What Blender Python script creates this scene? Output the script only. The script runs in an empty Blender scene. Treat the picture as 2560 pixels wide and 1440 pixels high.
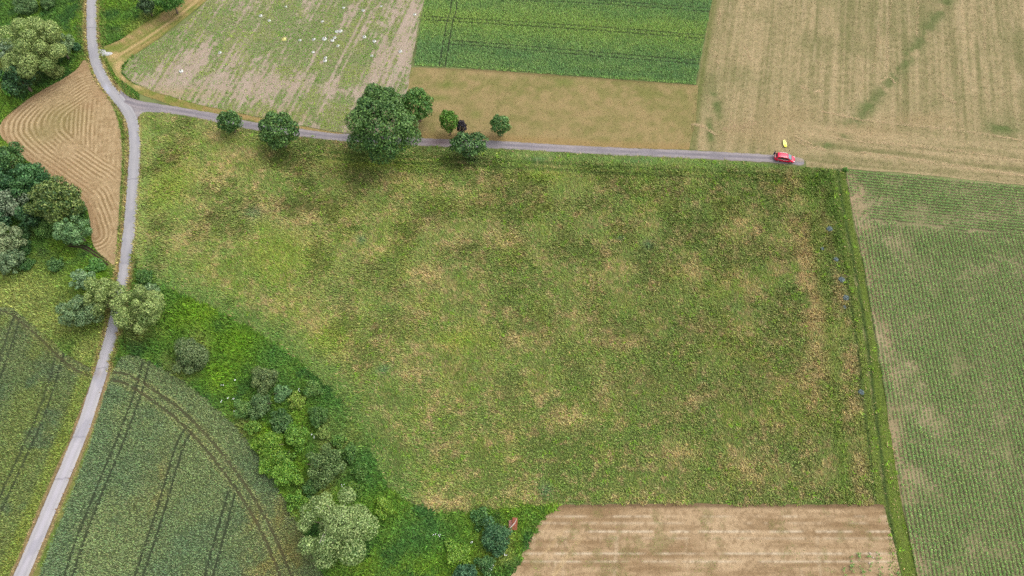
import bpy, bmesh, math, random
import numpy as np
from mathutils import Vector, Matrix

# ------------------------------------------------------------------ camera, sky, sun, exposure
R = math.radians
sc = bpy.context.scene
CAM_H, TILT, LENS = 130.0, 26.0, 24.0            # drone at 130 m, 64 degrees below the horizon
cam_d = bpy.data.cameras.new('camera'); cam = bpy.data.objects.new('camera', cam_d)
sc.collection.objects.link(cam); sc.camera = cam
cam.location = (0, 0, CAM_H); cam.rotation_euler = (R(TILT), 0, 0)
cam_d.sensor_width = 36; cam_d.lens = LENS; cam_d.clip_start = 1; cam_d.clip_end = 9000
w = bpy.data.worlds.new('World'); sc.world = w; w.use_nodes = True
nt = w.node_tree
sky = nt.nodes.new('ShaderNodeTexSky'); sky.sky_type = 'NISHITA'; sky.sun_disc = False
SUN_EL, SUN_AZ = 58.0, 62.0                       # azimuth clockwise from north (+Y)
sky.sun_elevation = R(SUN_EL); sky.sun_rotation = R(SUN_AZ)
sky.air_density = 1.0; sky.dust_density = 4.0; sky.ozone_density = 0.6
hs = nt.nodes.new('ShaderNodeHueSaturation'); hs.inputs['Saturation'].default_value = 0.25   # thin overcast
bg = nt.nodes['Background']; bg.inputs['Strength'].default_value = 0.15
nt.links.new(sky.outputs[0], hs.inputs['Color']); nt.links.new(hs.outputs[0], bg.inputs['Color'])
sd = bpy.data.lights.new('sun', 'SUN'); sun = bpy.data.objects.new('sun', sd); sc.collection.objects.link(sun)
sd.energy = 0.6; sd.angle = R(45); sd.color = (1.0, 0.96, 0.9)
sdir = Vector((math.sin(R(SUN_AZ))*math.cos(R(SUN_EL)), math.cos(R(SUN_AZ))*math.cos(R(SUN_EL)), math.sin(R(SUN_EL))))
sun.rotation_euler = sdir.to_track_quat('Z', 'Y').to_euler(); sun.location = (60, 60, 200)
vs = sc.view_settings
vs.view_transform = 'Standard'; vs.look = 'None'; vs.exposure = 1.42; vs.gamma = 1; vs.use_curve_mapping = False
sc.render.filter_size = 1.0
sc.cycles.max_bounces = 5; sc.cycles.diffuse_bounces = 2; sc.cycles.glossy_bounces = 2
sc.cycles.transmission_bounces = 3; sc.cycles.use_denoising = False
sc.cycles.use_adaptive_sampling = False

# ------------------------------------------------------------------ helpers
rng = np.random.default_rng(7); random.seed(7)
F = LENS/36*2560; SA, CA = math.sin(R(TILT)), math.cos(R(TILT))
C = sc.collection.objects
def P(px, py, z=0.0):
    """place on the level z that the photograph shows at that pixel"""
    dx, dy = (px-1280)/F, (720-py)/F
    t = (CAM_H-z)/(CA-dy*SA)
    return (dx*t, (dy*CA+SA)*t)
def PP(pts): return np.array([P(*p) for p in pts])
def scale_at(py): return (F*CA+(py-720)*SA)/CAM_H          # pixels per metre
def lin(c): 
    c = np.asarray(c, float)/255
    return np.where(c <= .04045, c/12.92, ((c+.055)/1.055)**2.4)
GAIN = 2.75                                                  # sunlit-plus-sky gain at this exposure
def mix(a, b, t):
    t = np.clip(np.asarray(t), 0, 1)[..., None]; return a*(1-t)+b*t
def sm(e0, e1, x):
    t = np.clip((x-e0)/(e1-e0), 0, 1); return t*t*(3-2*t)
def hsh(i, j, s):
    n = (i*374761393 + j*668265263 + s*1442695041) & 0x7fffffff
    n = ((n ^ (n >> 13))*1274126177) & 0x7fffffff
    return ((n ^ (n >> 16)) & 0xffff)/65535.0
def vn(x, y, s):
    xi, yi = np.floor(x).astype(np.int64), np.floor(y).astype(np.int64)
    fx, fy = x-xi, y-yi; fx = fx*fx*(3-2*fx); fy = fy*fy*(3-2*fy)
    return (hsh(xi, yi, s)*(1-fx)+hsh(xi+1, yi, s)*fx)*(1-fy)+(hsh(xi, yi+1, s)*(1-fx)+hsh(xi+1, yi+1, s)*fx)*fy
def fbm(x, y, size, octv=3, s=0):
    v, a, tot = 0, 1, 0
    for k in range(octv):
        v = v+a*vn(x/size*2**k+17.3*k, y/size*2**k-9.1*k, s+k*31); tot += a; a *= .55
    return v/tot
def inside(poly, x, y):
    bx = np.where((x >= poly[:, 0].min()) & (x <= poly[:, 0].max()) & (y >= poly[:, 1].min()) & (y <= poly[:, 1].max()))
    full = np.zeros(x.shape, bool); x, y = x[bx], y[bx]
    r = np.zeros(x.shape, bool); n = len(poly)
    for i in range(n):
        x0, y0 = poly[i]; x1, y1 = poly[(i+1) % n]
        if y0 == y1: continue
        c = (y0 > y) != (y1 > y)
        r ^= c & (x < (x1-x0)*(y-y0)/(y1-y0)+x0)
    full[bx] = r
    return full
def pdist(line, x, y, closed=False, nearest=False):
    """distance to a polyline; also signed side and optional nearest point"""
    best = np.full(x.shape, 1e9); side = np.zeros(x.shape); nx = x.copy(); ny = y.copy(); n = len(line)
    for i in range(n if closed else n-1):
        a = line[i]; b = line[(i+1) % n]; d = b-a; L2 = d@d
        if L2 == 0: continue
        t = np.clip(((x-a[0])*d[0]+(y-a[1])*d[1])/L2, 0, 1)
        qx, qy = a[0]+t*d[0], a[1]+t*d[1]; q = np.hypot(x-qx, y-qy)
        m = q < best; best = np.where(m, q, best)
        side = np.where(m, np.sign(d[0]*(y-a[1])-d[1]*(x-a[0])), side)
        if nearest: nx = np.where(m, qx, nx); ny = np.where(m, qy, ny)
    return (best, side, nx, ny) if nearest else (best, side)
class DMap:
    """distance to polylines, looked up on a fine grid of metres (far = reach)"""
    def __init__(self, lines_, reach=12., res=.25):
        P_ = np.concatenate(lines_); self.res = res; self.reach = reach
        self.o = P_.min(0)-reach; n = ((P_.max(0)+reach-self.o)/res).astype(int)+2
        self.d = np.full((n[1], n[0]), reach, np.float32)
        for l in lines_:
            for a, b in zip(l[:-1], l[1:]):
                d = b-a; L2 = d@d
                if L2 == 0: continue
                i0 = np.maximum(((np.minimum(a, b)-reach-self.o)/res).astype(int), 0); i1 = ((np.maximum(a, b)+reach-self.o)/res).astype(int)+1
                gx = self.o[0]+np.arange(i0[0], min(i1[0], n[0]))*res; gy = (self.o[1]+np.arange(i0[1], min(i1[1], n[1]))*res)[:, None]
                t = np.clip(((gx-a[0])*d[0]+(gy-a[1])*d[1])/L2, 0, 1)
                q = np.hypot(gx-a[0]-t*d[0], gy-a[1]-t*d[1])
                w_ = self.d[i0[1]:i0[1]+q.shape[0], i0[0]:i0[0]+q.shape[1]]; np.minimum(w_, q, out=w_)
    def __call__(self, x, y):
        u = (x-self.o[0])/self.res; v = (y-self.o[1])/self.res
        ok = (u >= 0) & (v >= 0) & (u < self.d.shape[1]-1) & (v < self.d.shape[0]-1)
        r = np.full(x.shape, float(self.reach)); u, v = u[ok], v[ok]; i, j = u.astype(int), v.astype(int); fu, fv = u-i, v-j; D = self.d
        r[ok] = (D[j, i]*(1-fu)+D[j, i+1]*fu)*(1-fv)+(D[j+1, i]*(1-fu)+D[j+1, i+1]*fu)*fv
        return r
def smooth(pts, n=6, closed=False):
    p = np.asarray(pts, float); out = []
    N = len(p)
    for i in range(N if closed else N-1):
        g = (lambda k: p[k % N]) if closed else (lambda k: p[min(max(k, 0), N-1)])
        a, b, c, d = g(i-1), g(i), g(i+1), g(i+2)
        for k in range(n):
            t = k/n
            out.append(.5*((2*b)+(c-a)*t+(2*a-5*b+4*c-d)*t*t+(3*b-a-3*c+d)*t**3))
    if not closed: out.append(p[-1])
    return np.array(out)
def wobble(poly, amp=.35, size=2.5, s=5):
    out = []
    n = len(poly)
    for i in range(n):
        a, b = poly[i], poly[(i+1) % n]; k = max(1, int(np.hypot(*(b-a))/1.2))
        for j in range(k): out.append(a+(b-a)*j/k)
    p = np.array(out)
    p[:, 0] += (fbm(p[:, 0], p[:, 1], size, 2, s)-.5)*2*amp; p[:, 1] += (fbm(p[:, 0], p[:, 1], size, 2, s+9)-.5)*2*amp
    return p

def material(name, rough=.9, spec=.15, attr=True, color=(.5, .5, .5), grain=0, gsize=.2, bump=0, trans=0, metal=0, coat=0):
    m = bpy.data.materials.new(name); m.use_nodes = True; t = m.node_tree; b = t.nodes['Principled BSDF']
    b.inputs['Roughness'].default_value = rough; b.inputs['Specular IOR Level'].default_value = spec
    b.inputs['Metallic'].default_value = metal; b.inputs['Coat Weight'].default_value = coat
    src = None
    if attr:
        a = t.nodes.new('ShaderNodeAttribute'); a.attribute_name = 'Col'; src = a.outputs['Color']
    else:
        rg = t.nodes.new('ShaderNodeRGB'); rg.outputs[0].default_value = (*color, 1); src = rg.outputs[0]
    if grain:
        geo = t.nodes.new('ShaderNodeNewGeometry')
        nz = t.nodes.new('ShaderNodeTexNoise'); nz.inputs['Scale'].default_value = 1/gsize; nz.inputs['Detail'].default_value = 3
        t.links.new(geo.outputs['Position'], nz.inputs['Vector'])
        mr = t.nodes.new('ShaderNodeMapRange'); mr.inputs['From Min'].default_value = .25; mr.inputs['From Max'].default_value = .75
        mr.inputs['To Min'].default_value = 1-grain; mr.inputs['To Max'].default_value = 1+grain
        t.links.new(nz.outputs['Fac'], mr.inputs['Value'])
        vm = t.nodes.new('ShaderNodeVectorMath'); vm.operation = 'SCALE'
        t.links.new(src, vm.inputs[0]); t.links.new(mr.outputs[0], vm.inputs['Scale']); src = vm.outputs[0]
        if bump:
            bp = t.nodes.new('ShaderNodeBump'); bp.inputs['Strength'].default_value = bump; bp.inputs['Distance'].default_value = gsize
            t.links.new(nz.outputs['Fac'], bp.inputs['Height']); t.links.new(bp.outputs[0], b.inputs['Normal'])
    t.links.new(src, b.inputs['Base Color'])
    if trans:
        tr = t.nodes.new('ShaderNodeBsdfTranslucent'); mx = t.nodes.new('ShaderNodeMixShader'); mx.inputs[0].default_value = trans
        t.links.new(src, tr.inputs[0]); o = t.nodes['Material Output']
        t.links.new(b.outputs[0], mx.inputs[1]); t.links.new(tr.outputs[0], mx.inputs[2]); t.links.new(mx.outputs[0], o.inputs[0])
    return m
M = dict(
    soil=material('soil', grain=.22, gsize=.22, bump=.6),
    straw=material('straw', grain=.2, gsize=.16, bump=.5),
    turf=material('turf', grain=.25, gsize=.3, bump=.6),
    asphalt=material('asphalt', rough=.85, spec=.25, grain=.06, gsize=.25),
    gravel=material('gravel', rough=.95, grain=.16, gsize=.3, bump=.4),
    leaf=material('leaf', rough=.55, spec=.3, trans=.22),
    grass=material('grass', rough=.7, spec=.15, trans=.25),
    bark=material('bark', attr=False, color=(.12, .09, .065), grain=.4, gsize=.1, bump=.6),
)
def tag(o, label=None, cat=None, group=None, kind=None):
    if label: o['label'] = label
    if cat: o['category'] = cat
    if group: o['group'] = group
    if kind: o['kind'] = kind
    return o
def mesh_obj(name, V, faces, mat, parent=None, col=None, smooth_=False):
    """V (n,3); faces list or (m,k) array; col (n,3) linear albedo"""
    me = bpy.data.meshes.new(name)
    V = np.asarray(V, np.float32)
    if isinstance(faces, np.ndarray):
        m, k = faces.shape
        me.vertices.add(len(V)); me.vertices.foreach_set('co', V.ravel())
        me.loops.add(m*k); me.loops.foreach_set('vertex_index', faces.astype(np.int32).ravel())
        me.polygons.add(m); me.polygons.foreach_set('loop_start', np.arange(0, m*k, k, dtype=np.int32))
        me.polygons.foreach_set('loop_total', np.full(m, k, np.int32))
        me.update(calc_edges=True)
    else:
        me.from_pydata([tuple(map(float, v)) for v in V], [], faces)
    if col is not None:
        a = me.color_attributes.new('Col', 'FLOAT_COLOR', 'POINT')
        c = np.ones((len(V), 4), np.float32); c[:, :3] = np.clip(col, 0, .95); a.data.foreach_set('color', c.ravel())
    if smooth_: me.polygons.foreach_set('use_smooth', np.ones(len(me.polygons), bool))
    me.materials.append(mat)
    o = bpy.data.objects.new(name, me); C.link(o)
    if parent: o.parent = parent
    return o

# area that the drone can see, with a margin
_c = [P(-120, -90), P(2680, -90), P(2680, 1530), P(-120, 1530)]
VIEW = np.array(_c)

def sheet(name, poly, res, z, colfn, mat, relief=0, kind='structure', gain=GAIN):
    """a field's ground: a grid cut to the outline, its rim drawn to the outline"""
    x0, y0 = poly.min(0)-res; x1, y1 = poly.max(0)+res
    nx, ny = int((x1-x0)/res)+1, int((y1-y0)/res)+1
    gx, gy = np.meshgrid(x0+np.arange(nx+1)*res, y0+np.arange(ny+1)*res)
    cx, cy = gx[:-1, :-1]+res/2, gy[:-1, :-1]+res/2
    m = inside(poly, cx.ravel(), cy.ravel()).reshape(cx.shape)
    idx = np.arange(gx.size).reshape(gx.shape)
    q = np.stack([idx[:-1, :-1][m], idx[:-1, 1:][m], idx[1:, 1:][m], idx[1:, :-1][m]], 1)
    used = np.unique(q); remap = -np.ones(gx.size, int); remap[used] = np.arange(len(used)); q = remap[q]
    x, y = gx.ravel()[used], gy.ravel()[used]
    cnt = np.bincount(q.ravel(), minlength=len(used)); rim = np.where(cnt < 4)[0]
    d, s_, qx, qy = pdist(poly, x[rim], y[rim], True, True)
    ok = d < res*1.1
    x[rim] = np.where(ok, qx, x[rim]); y[rim] = np.where(ok, qy, y[rim])
    V = np.stack([x, y, np.full(x.shape, z)], 1)
    if relief:
        V[:, 2] += (fbm(x, y, 1.3, 3, 71))*relief
    o = mesh_obj(name, V, q, mat, col=colfn(x, y)/gain)
    return tag(o, kind=kind)
def scatter(poly, dens, prob=None, clip=VIEW, wob=.5, avoid=True):
    x0, y0 = np.maximum(poly.min(0), clip.min(0))-.5; x1, y1 = np.minimum(poly.max(0), clip.max(0))+.5
    n = int((x1-x0)*(y1-y0)*dens)
    x = rng.uniform(x0, x1, n); y = rng.uniform(y0, y1, n)
    k = inside(clip, x, y); x, y = x[k], y[k]
    k = inside(poly, x+(vn(x*1.1, y*1.1, 3)-.5)*2*wob, y+(vn(x*1.1, y*1.1, 4)-.5)*2*wob); x, y = x[k], y[k]
    if avoid: k = ~(on_road(x, y) | inside(APRON, x, y)); x, y = x[k], y[k]
    if prob is not None: k = rng.random(len(x)) < prob(x, y); x, y = x[k], y[k]
    return x, y
def blade_arrays(x, y, h, wd, az, lean, col, z0=0.0):
    """one leaning tapered blade per point: base edge + tip"""
    n = len(x); h = np.broadcast_to(h, n); wd = np.broadcast_to(wd, n)
    dx, dy = np.cos(az), np.sin(az); hx = h*np.sin(lean); hz = h*np.cos(lean)
    V = np.empty((n, 3, 3), np.float32); z0 = np.broadcast_to(z0, n)
    V[:, 0, 0] = x-dy*wd/2; V[:, 0, 1] = y+dx*wd/2; V[:, 0, 2] = z0
    V[:, 1, 0] = x+dy*wd/2; V[:, 1, 1] = y-dx*wd/2; V[:, 1, 2] = z0
    V[:, 2, 0] = x+dx*hx; V[:, 2, 1] = y+dy*hx; V[:, 2, 2] = z0+hz
    return V, np.repeat(col, 3, 0)
def blades_obj(name, parts, label, cat, mat='grass'):
    V = np.concatenate([p[0] for p in parts]).reshape(-1, 3); col = np.concatenate([p[1] for p in parts])
    o = mesh_obj(name, V, np.arange(len(V)).reshape(-1, 3), M[mat], col=col)
    return tag(o, label, cat, kind='stuff')
def jit(col, a=.25, sat=.08):
    n = len(col); g = np.exp(rng.normal(0, a, (n, 1)))
    return np.clip(col*g*(1+rng.normal(0, sat, (n, 3))), .004, .9)
def grass(x, y, colfn, h=(.35, .7), wd=.16, hs=1.0, lean=(.25, 1.1), azf=None, gain=1.25, a=.28, z0=0):
    n = len(x)
    az = rng.uniform(0, 2*np.pi, n) if azf is None else azf(x, y)+rng.normal(0, .7, n)
    return blade_arrays(x, y, hs*rng.uniform(*h, n), wd*rng.uniform(.6, 1.4, n), az, rng.uniform(*lean, n), jit(colfn(x, y)/gain, a), z0)
def blob(x, y, px, py, rx, ry=None):
    cx, cy = P(px, py); s = scale_at(py); rx = rx/s; ry = (ry or rx*s*.8)/(s*.86)
    return np.exp(-((x-cx)/rx)**2-((y-cy)/ry)**2)
def blobs(x, y, L):
    r = np.zeros(x.shape)
    for px, py, rx, ry in L:
        cx, cy = P(px, py); s_ = scale_at(py); rx = rx/s_; ry = ry/(s_*.86)
        k = np.where((np.abs(x-cx) < 2.2*rx) & (np.abs(y-cy) < 2.2*ry))[0]
        r[k] = np.maximum(r[k], np.exp(-((x[k]-cx)/rx)**2-((y[k]-cy)/ry)**2))
    return r

# ------------------------------------------------------------------ road and track lines
ROAD = smooth(PP([(232, -190), (230, -60), (229, 0), (229, 60), (231, 110), (241, 160), (262, 204), (290, 241), (317, 275), (332, 310), (337, 360), (334, 430), (328, 520), (320, 600), (313, 660), (304, 720), (293, 772), (281, 830), (269, 872), (254, 925), (236, 982), (211, 1060), (183, 1130), (148, 1215), (112, 1300), (76, 1385), (52, 1440), (0, 1560), (-60, 1700)]), 6)
TRACK = smooth(PP([(312, 252), (345, 262), (385, 268), (440, 276), (520, 290), (600, 309), (700, 325), (800, 338), (860, 344), (960, 350), (1060, 355), (1150, 359), (1250, 362), (1400, 371), (1550, 379), (1700, 385), (1850, 392), (1950, 398), (2010, 405)]), 6)
RW, TW = 1.33, 1.15
ROAD_D, TRACK_D = DMap([ROAD], 12), DMap([TRACK], 12)
def on_road(x, y):
    return (ROAD_D(x, y) < RW-.02-.22*vn(x*.9, y*.9, 61)) | (TRACK_D(x, y) < TW-.05-.4*vn(x*.7, y*.7, 62))
def ribbon(name, line, half, cols, z, colfn, mat, crown=.03, ragged=.08):
    d = np.r_[0, np.cumsum(np.hypot(*np.diff(line, axis=0).T))]
    n = int(d[-1]/.2); t = np.linspace(0, d[-1], n)
    p = np.stack([np.interp(t, d, line[:, 0]), np.interp(t, d, line[:, 1])], 1)
    tg = np.gradient(p, axis=0); tg /= np.hypot(tg[:, 0], tg[:, 1])[:, None]; nr = np.stack([-tg[:, 1], tg[:, 0]], 1)
    u = np.linspace(-1, 1, cols); hw = half(t) if callable(half) else np.full(n, half)
    V = np.empty((n, cols, 3)); U = np.broadcast_to(u, (n, cols)); T = np.broadcast_to(t[:, None], (n, cols))
    er = (fbm(T, U*4, 1.2, 2, 3)-.5)*ragged*2*np.abs(U)**3*np.sign(U)
    off = U*hw[:, None]+er
    V[..., 0] = p[:, None, 0]+nr[:, None, 0]*off; V[..., 1] = p[:, None, 1]+nr[:, None, 1]*off
    V[..., 2] = z+crown*(1-U**2)-np.where(np.abs(U) > .999, z*.9, 0)
    idx = np.arange(n*cols).reshape(n, cols)
    q = np.stack([idx[:-1, :-1], idx[:-1, 1:], idx[1:, 1:], idx[1:, :-1]], -1).reshape(-1, 4)
    o = mesh_obj(name, V.reshape(-1, 3), q, M[mat], col=colfn(T.ravel(), U.ravel(), V[..., 0].ravel(), V[..., 1].ravel())/GAIN, smooth_=True)
    return tag(o, kind='structure')

def road_col(t, u, x, y):
    near = sm(20, 75, 100-y)                                  # paler, more worn surface towards the south
    c = mix(lin((190, 187, 188)), lin((207, 202, 202)), near)
    wheel = np.exp(-((np.abs(u)-.5)/.16)**2)
    c = mix(c, lin((208, 202, 212)), (np.exp(-(u/.33)**2))*(.15+.6*near))
    c = mix(c, lin((166, 163, 174)), wheel*.35*(.4+fbm(t, u, 6, 2, 8)))
    c = mix(c, lin((205, 202, 212)), sm(.86, .97, np.abs(u))*.6*(fbm(t, u*0, 3, 2, 12) > .45))
    pt = blob(x, y, 272, 215, 10, 24)*sm(.3, -.4, u)         # pale resurfaced strip in the bend
    c = mix(c, lin((206, 206, 220)), np.clip(pt*1.2, 0, .8))
    for px, py, a in ((331, 448, .1), (309, 658, -.1), (150, 1198, .15), (255, 920, .1), (233, 70, -.1), (200, 1092, 0.)):
        cx, cy = P(px, py); c = mix(c, lin((120, 116, 128)), np.exp(-((y-cy-a*(x-cx)+.25*(vn(x*3, x*0, 5)-.5))/.12)**2)*(np.hypot(x-cx, y-cy) < 3)*.6)
    mud = blobs(x, y, [(276, 930, 12, 10), (246, 935, 10, 10), (262, 128, 8, 12), (300, 655, 8, 14)])
    c = mix(c, lin((176, 158, 136)), mud*.6*sm(.3, .6, fbm(x, y, .9, 2, 6)))
    c = mix(c, lin((168, 166, 176)), sm(.6, .72, fbm(t*.4, u*1.2, 2.2, 3, 14))*.45)
    return c*(1+.16*(fbm(t, u*2, 2.5, 3, 4)-.5))[:, None]
ribbon('road', ROAD, RW, 15, .05, road_col, 'asphalt')
def track_half(t):
    e = np.clip((t-(t.max()-1.6))/1.6, 0, 1); return TW*np.sqrt(1-.8*e*e)*(.92+.16*fbm(t, t*0, 4, 2, 19))
def track_col(t, u, x, y):
    c = mix(lin((172, 164, 166)), lin((150, 143, 148)), fbm(t, u*1.5, 5, 3, 41))
    rut = np.exp(-((np.abs(u)-.55)/.2)**2)
    c = mix(c, lin((196, 184, 184)), rut*.65*sm(.2, .7, fbm(t, u*2, 4, 3, 42)))
    c = mix(c, lin((134, 128, 138)), np.exp(-(u/.28)**2)*.5*sm(.3, .6, fbm(t, u*0, 9, 2, 44)))
    c = mix(c, lin((190, 172, 152)), sm(.8, 1, np.abs(u))*.6)
    c = mix(c, lin((188, 170, 145)), sm(1, 0, blob(x, y, 2005, 396, 30, 14)*0+sm(0, 1, 1-blob(x, y, 2000, 396, 34, 12)))*.7*(u > -.2))
    c = mix(c, lin((150, 122, 118)), blob(x, y, 1100, 356, 40, 12)*.6)
    return c
ribbon('track', TRACK, track_half, 13, .035, track_col, 'gravel', crown=.05, ragged=.2)

APRON = wobble(smooth(PP([(300, 226), (318, 240), (338, 249), (372, 256), (405, 262), (412, 278), (388, 281), (366, 280), (354, 284), (347, 291), (340, 300), (322, 290), (310, 262)]), 3, True), .1)
def apron_col(x, y):
    c = mix(lin((174, 167, 170)), lin((150, 143, 150)), fbm(x, y, 2.2, 3, 47))
    return mix(c, lin((198, 188, 182)), blobs(x, y, [(352, 282, 16, 6), (345, 270, 10, 5)])*.7)
sheet('track_junction', APRON, .25, .03, apron_col, M['gravel'])
# ------------------------------------------------------------------ the ground to the horizon
gm = material('far_grass', attr=False, color=(.085, .1, .035), grain=.45, gsize=9, bump=0)
go = mesh_obj('ground', [(-4000, -4000, -.03), (4000, -4000, -.03), (4000, 4000, -.03), (-4000, 4000, -.03)], [(0, 1, 2, 3)], gm)
tag(go, kind='structure')

# ------------------------------------------------------------------ rough grass on the left and along the hedge
W_EDGE = [(305, 893), (330, 888), (372, 902), (450, 945), (540, 1018), (620, 1100), (690, 1210), (740, 1300), (772, 1362), (808, 1440), (850, 1560)]
HEDGE_E = [(335, 640), (352, 690), (430, 722), (500, 758), (570, 790), (650, 838), (720, 880), (800, 945), (850, 1000), (885, 1060), (930, 1130), (955, 1190), (1000, 1245), (1110, 1282), (1200, 1275), (1290, 1268), (1360, 1262)]
belt = smooth(PP([(300, 640)]+HEDGE_E+[(1398, 1262), (1356, 1302), (1316, 1372), (1281, 1441), (1240, 1560)]+W_EDGE[::-1]+[(285, 920), (265, 860)]), 3, True)
left = PP([(-520, -190), (640, -190), (520, -5), (330, 120), (350, 250), (345, 690), (300, 910), (120, 1000), (-200, 900), (-520, 900)])
def rough_col(x, y):
    a = fbm(x, y, 7, 4, 101); b = fbm(x, y, 3, 3, 102)
    c = mix(lin((78, 112, 44)), lin((100, 130, 40)), sm(.35, .7, a))
    c = mix(c, lin((60, 94, 42)), sm(.5, .72, b))
    c = mix(c, lin((142, 146, 78)), sm(.56, .75, fbm(x, y, 11, 3, 103))*.6)
    yel = blobs(x, y, [(60, 730, 150, 60), (150, 800, 110, 60), (215, 880, 40, 60), (20, 760, 90, 40)])
    c = mix(c, lin((140, 148, 78)), yel*.85)
    c = mix(c, lin((100, 136, 28)), blobs(x, y, [(600, 860, 70, 60), (470, 790, 70, 50), (560, 930, 60, 40), (680, 1120, 60, 60), (930, 1280, 60, 50), (1130, 1390, 90, 40), (240, 690, 80, 40)])*.8)
    c = mix(c, lin((72, 112, 52)), blobs(x, y, [(900, 1180, 60, 90), (850, 1040, 50, 70), (700, 890, 60, 50), (390, 720, 70, 40), (1060, 1330, 120, 50)])*.75)
    vd = ROAD_D(x, y)
    c = mix(c, mix(lin((168, 146, 100)), lin((128, 132, 66)), sm(.35, .65, fbm(x, y, 2.2, 2, 9))), sm(2.6, 1.6, vd)*.8)
    return c
sheet('rough_grass', wobble(left), .5, .002, rough_col, M['turf'])
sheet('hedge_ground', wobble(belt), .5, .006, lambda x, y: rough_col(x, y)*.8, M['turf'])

def offset(line, o):
    tg = np.gradient(line, axis=0); tg /= np.hypot(tg[:, 0], tg[:, 1])[:, None]; return line+np.stack([-tg[:, 1], tg[:, 0]], 1)*o
VERGE = np.concatenate([offset(ROAD, 3.6), offset(ROAD, -3.6)[::-1]])
def verge_col(x, y):
    d = ROAD_D(x, y); n = fbm(x, y, 2.5, 3, 121)
    c = mix(lin((112, 134, 60)), lin((140, 142, 76)), sm(.35, .65, n))
    c = mix(c, mix(lin((172, 146, 106)), lin((150, 134, 88)), fbm(x, y, 1.2, 2, 122)), sm(2.35, 1.75, d+.5*(n-.5)))
    return mix(c, lin((112, 92, 72)), sm(1.62, 1.36, d)*.6*(fbm(x, y, 4, 2, 123) > .42))
sheet('road_verge', VERGE, .3, .009, verge_col, M['turf'])

# ------------------------------------------------------------------ main meadow
MEADOW = PP([(352, 280), (420, 281), (600, 316), (860, 352), (1250, 370), (1700, 392), (2012, 418), (2112, 428), (2135, 560), (2160, 680), (2190, 860), (2226, 1080), (2256, 1262), (2322, 1560), (2240, 1560), (2212, 1262), (1392, 1258)]+HEDGE_E[::-1]+[(338, 560), (350, 430)])
TAN = [(1060, 690, 40, 26), (1200, 490, 48, 26), (1062, 462, 34, 18), (1275, 600, 34, 26), (940, 625, 34, 14), (1540, 672, 55, 20), (1730, 672, 26, 30), (2000, 575, 36, 30), (2062, 800, 28, 80), (2095, 1020, 26, 50), (2030, 650, 32, 40), (1430, 780, 30, 18), (1000, 1080, 34, 26), (1100, 1252, 90, 22), (825, 378, 26, 26), (1420, 1040, 60, 30), (1290, 1240, 70, 22), (990, 1200, 34, 26), (1720, 1000, 36, 18), (1350, 1000, 40, 22), (740, 425, 60, 16), (560, 440, 50, 30), (640, 520, 40, 30), (470, 600, 40, 40), (760, 560, 60, 26), (1860, 560, 36, 40), (1580, 860, 46, 20), (1300, 840, 34, 20), (1100, 870, 50, 18), (2020, 950, 28, 46), (1950, 480, 26, 16), (690, 370, 26, 14), (1090, 395, 26, 16), (960, 1230, 36, 26), (1560, 560, 28, 16), (1120, 600, 30, 16), (1050, 940, 40, 18), (520, 345, 60, 18), (600, 390, 60, 18), (1880, 1170, 46, 30), (1700, 1130, 46, 22), (2000, 1190, 46, 22)]
HEDGE_D = DMap([smooth(PP(HEDGE_E[:-4]), 3)], 12)
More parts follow.
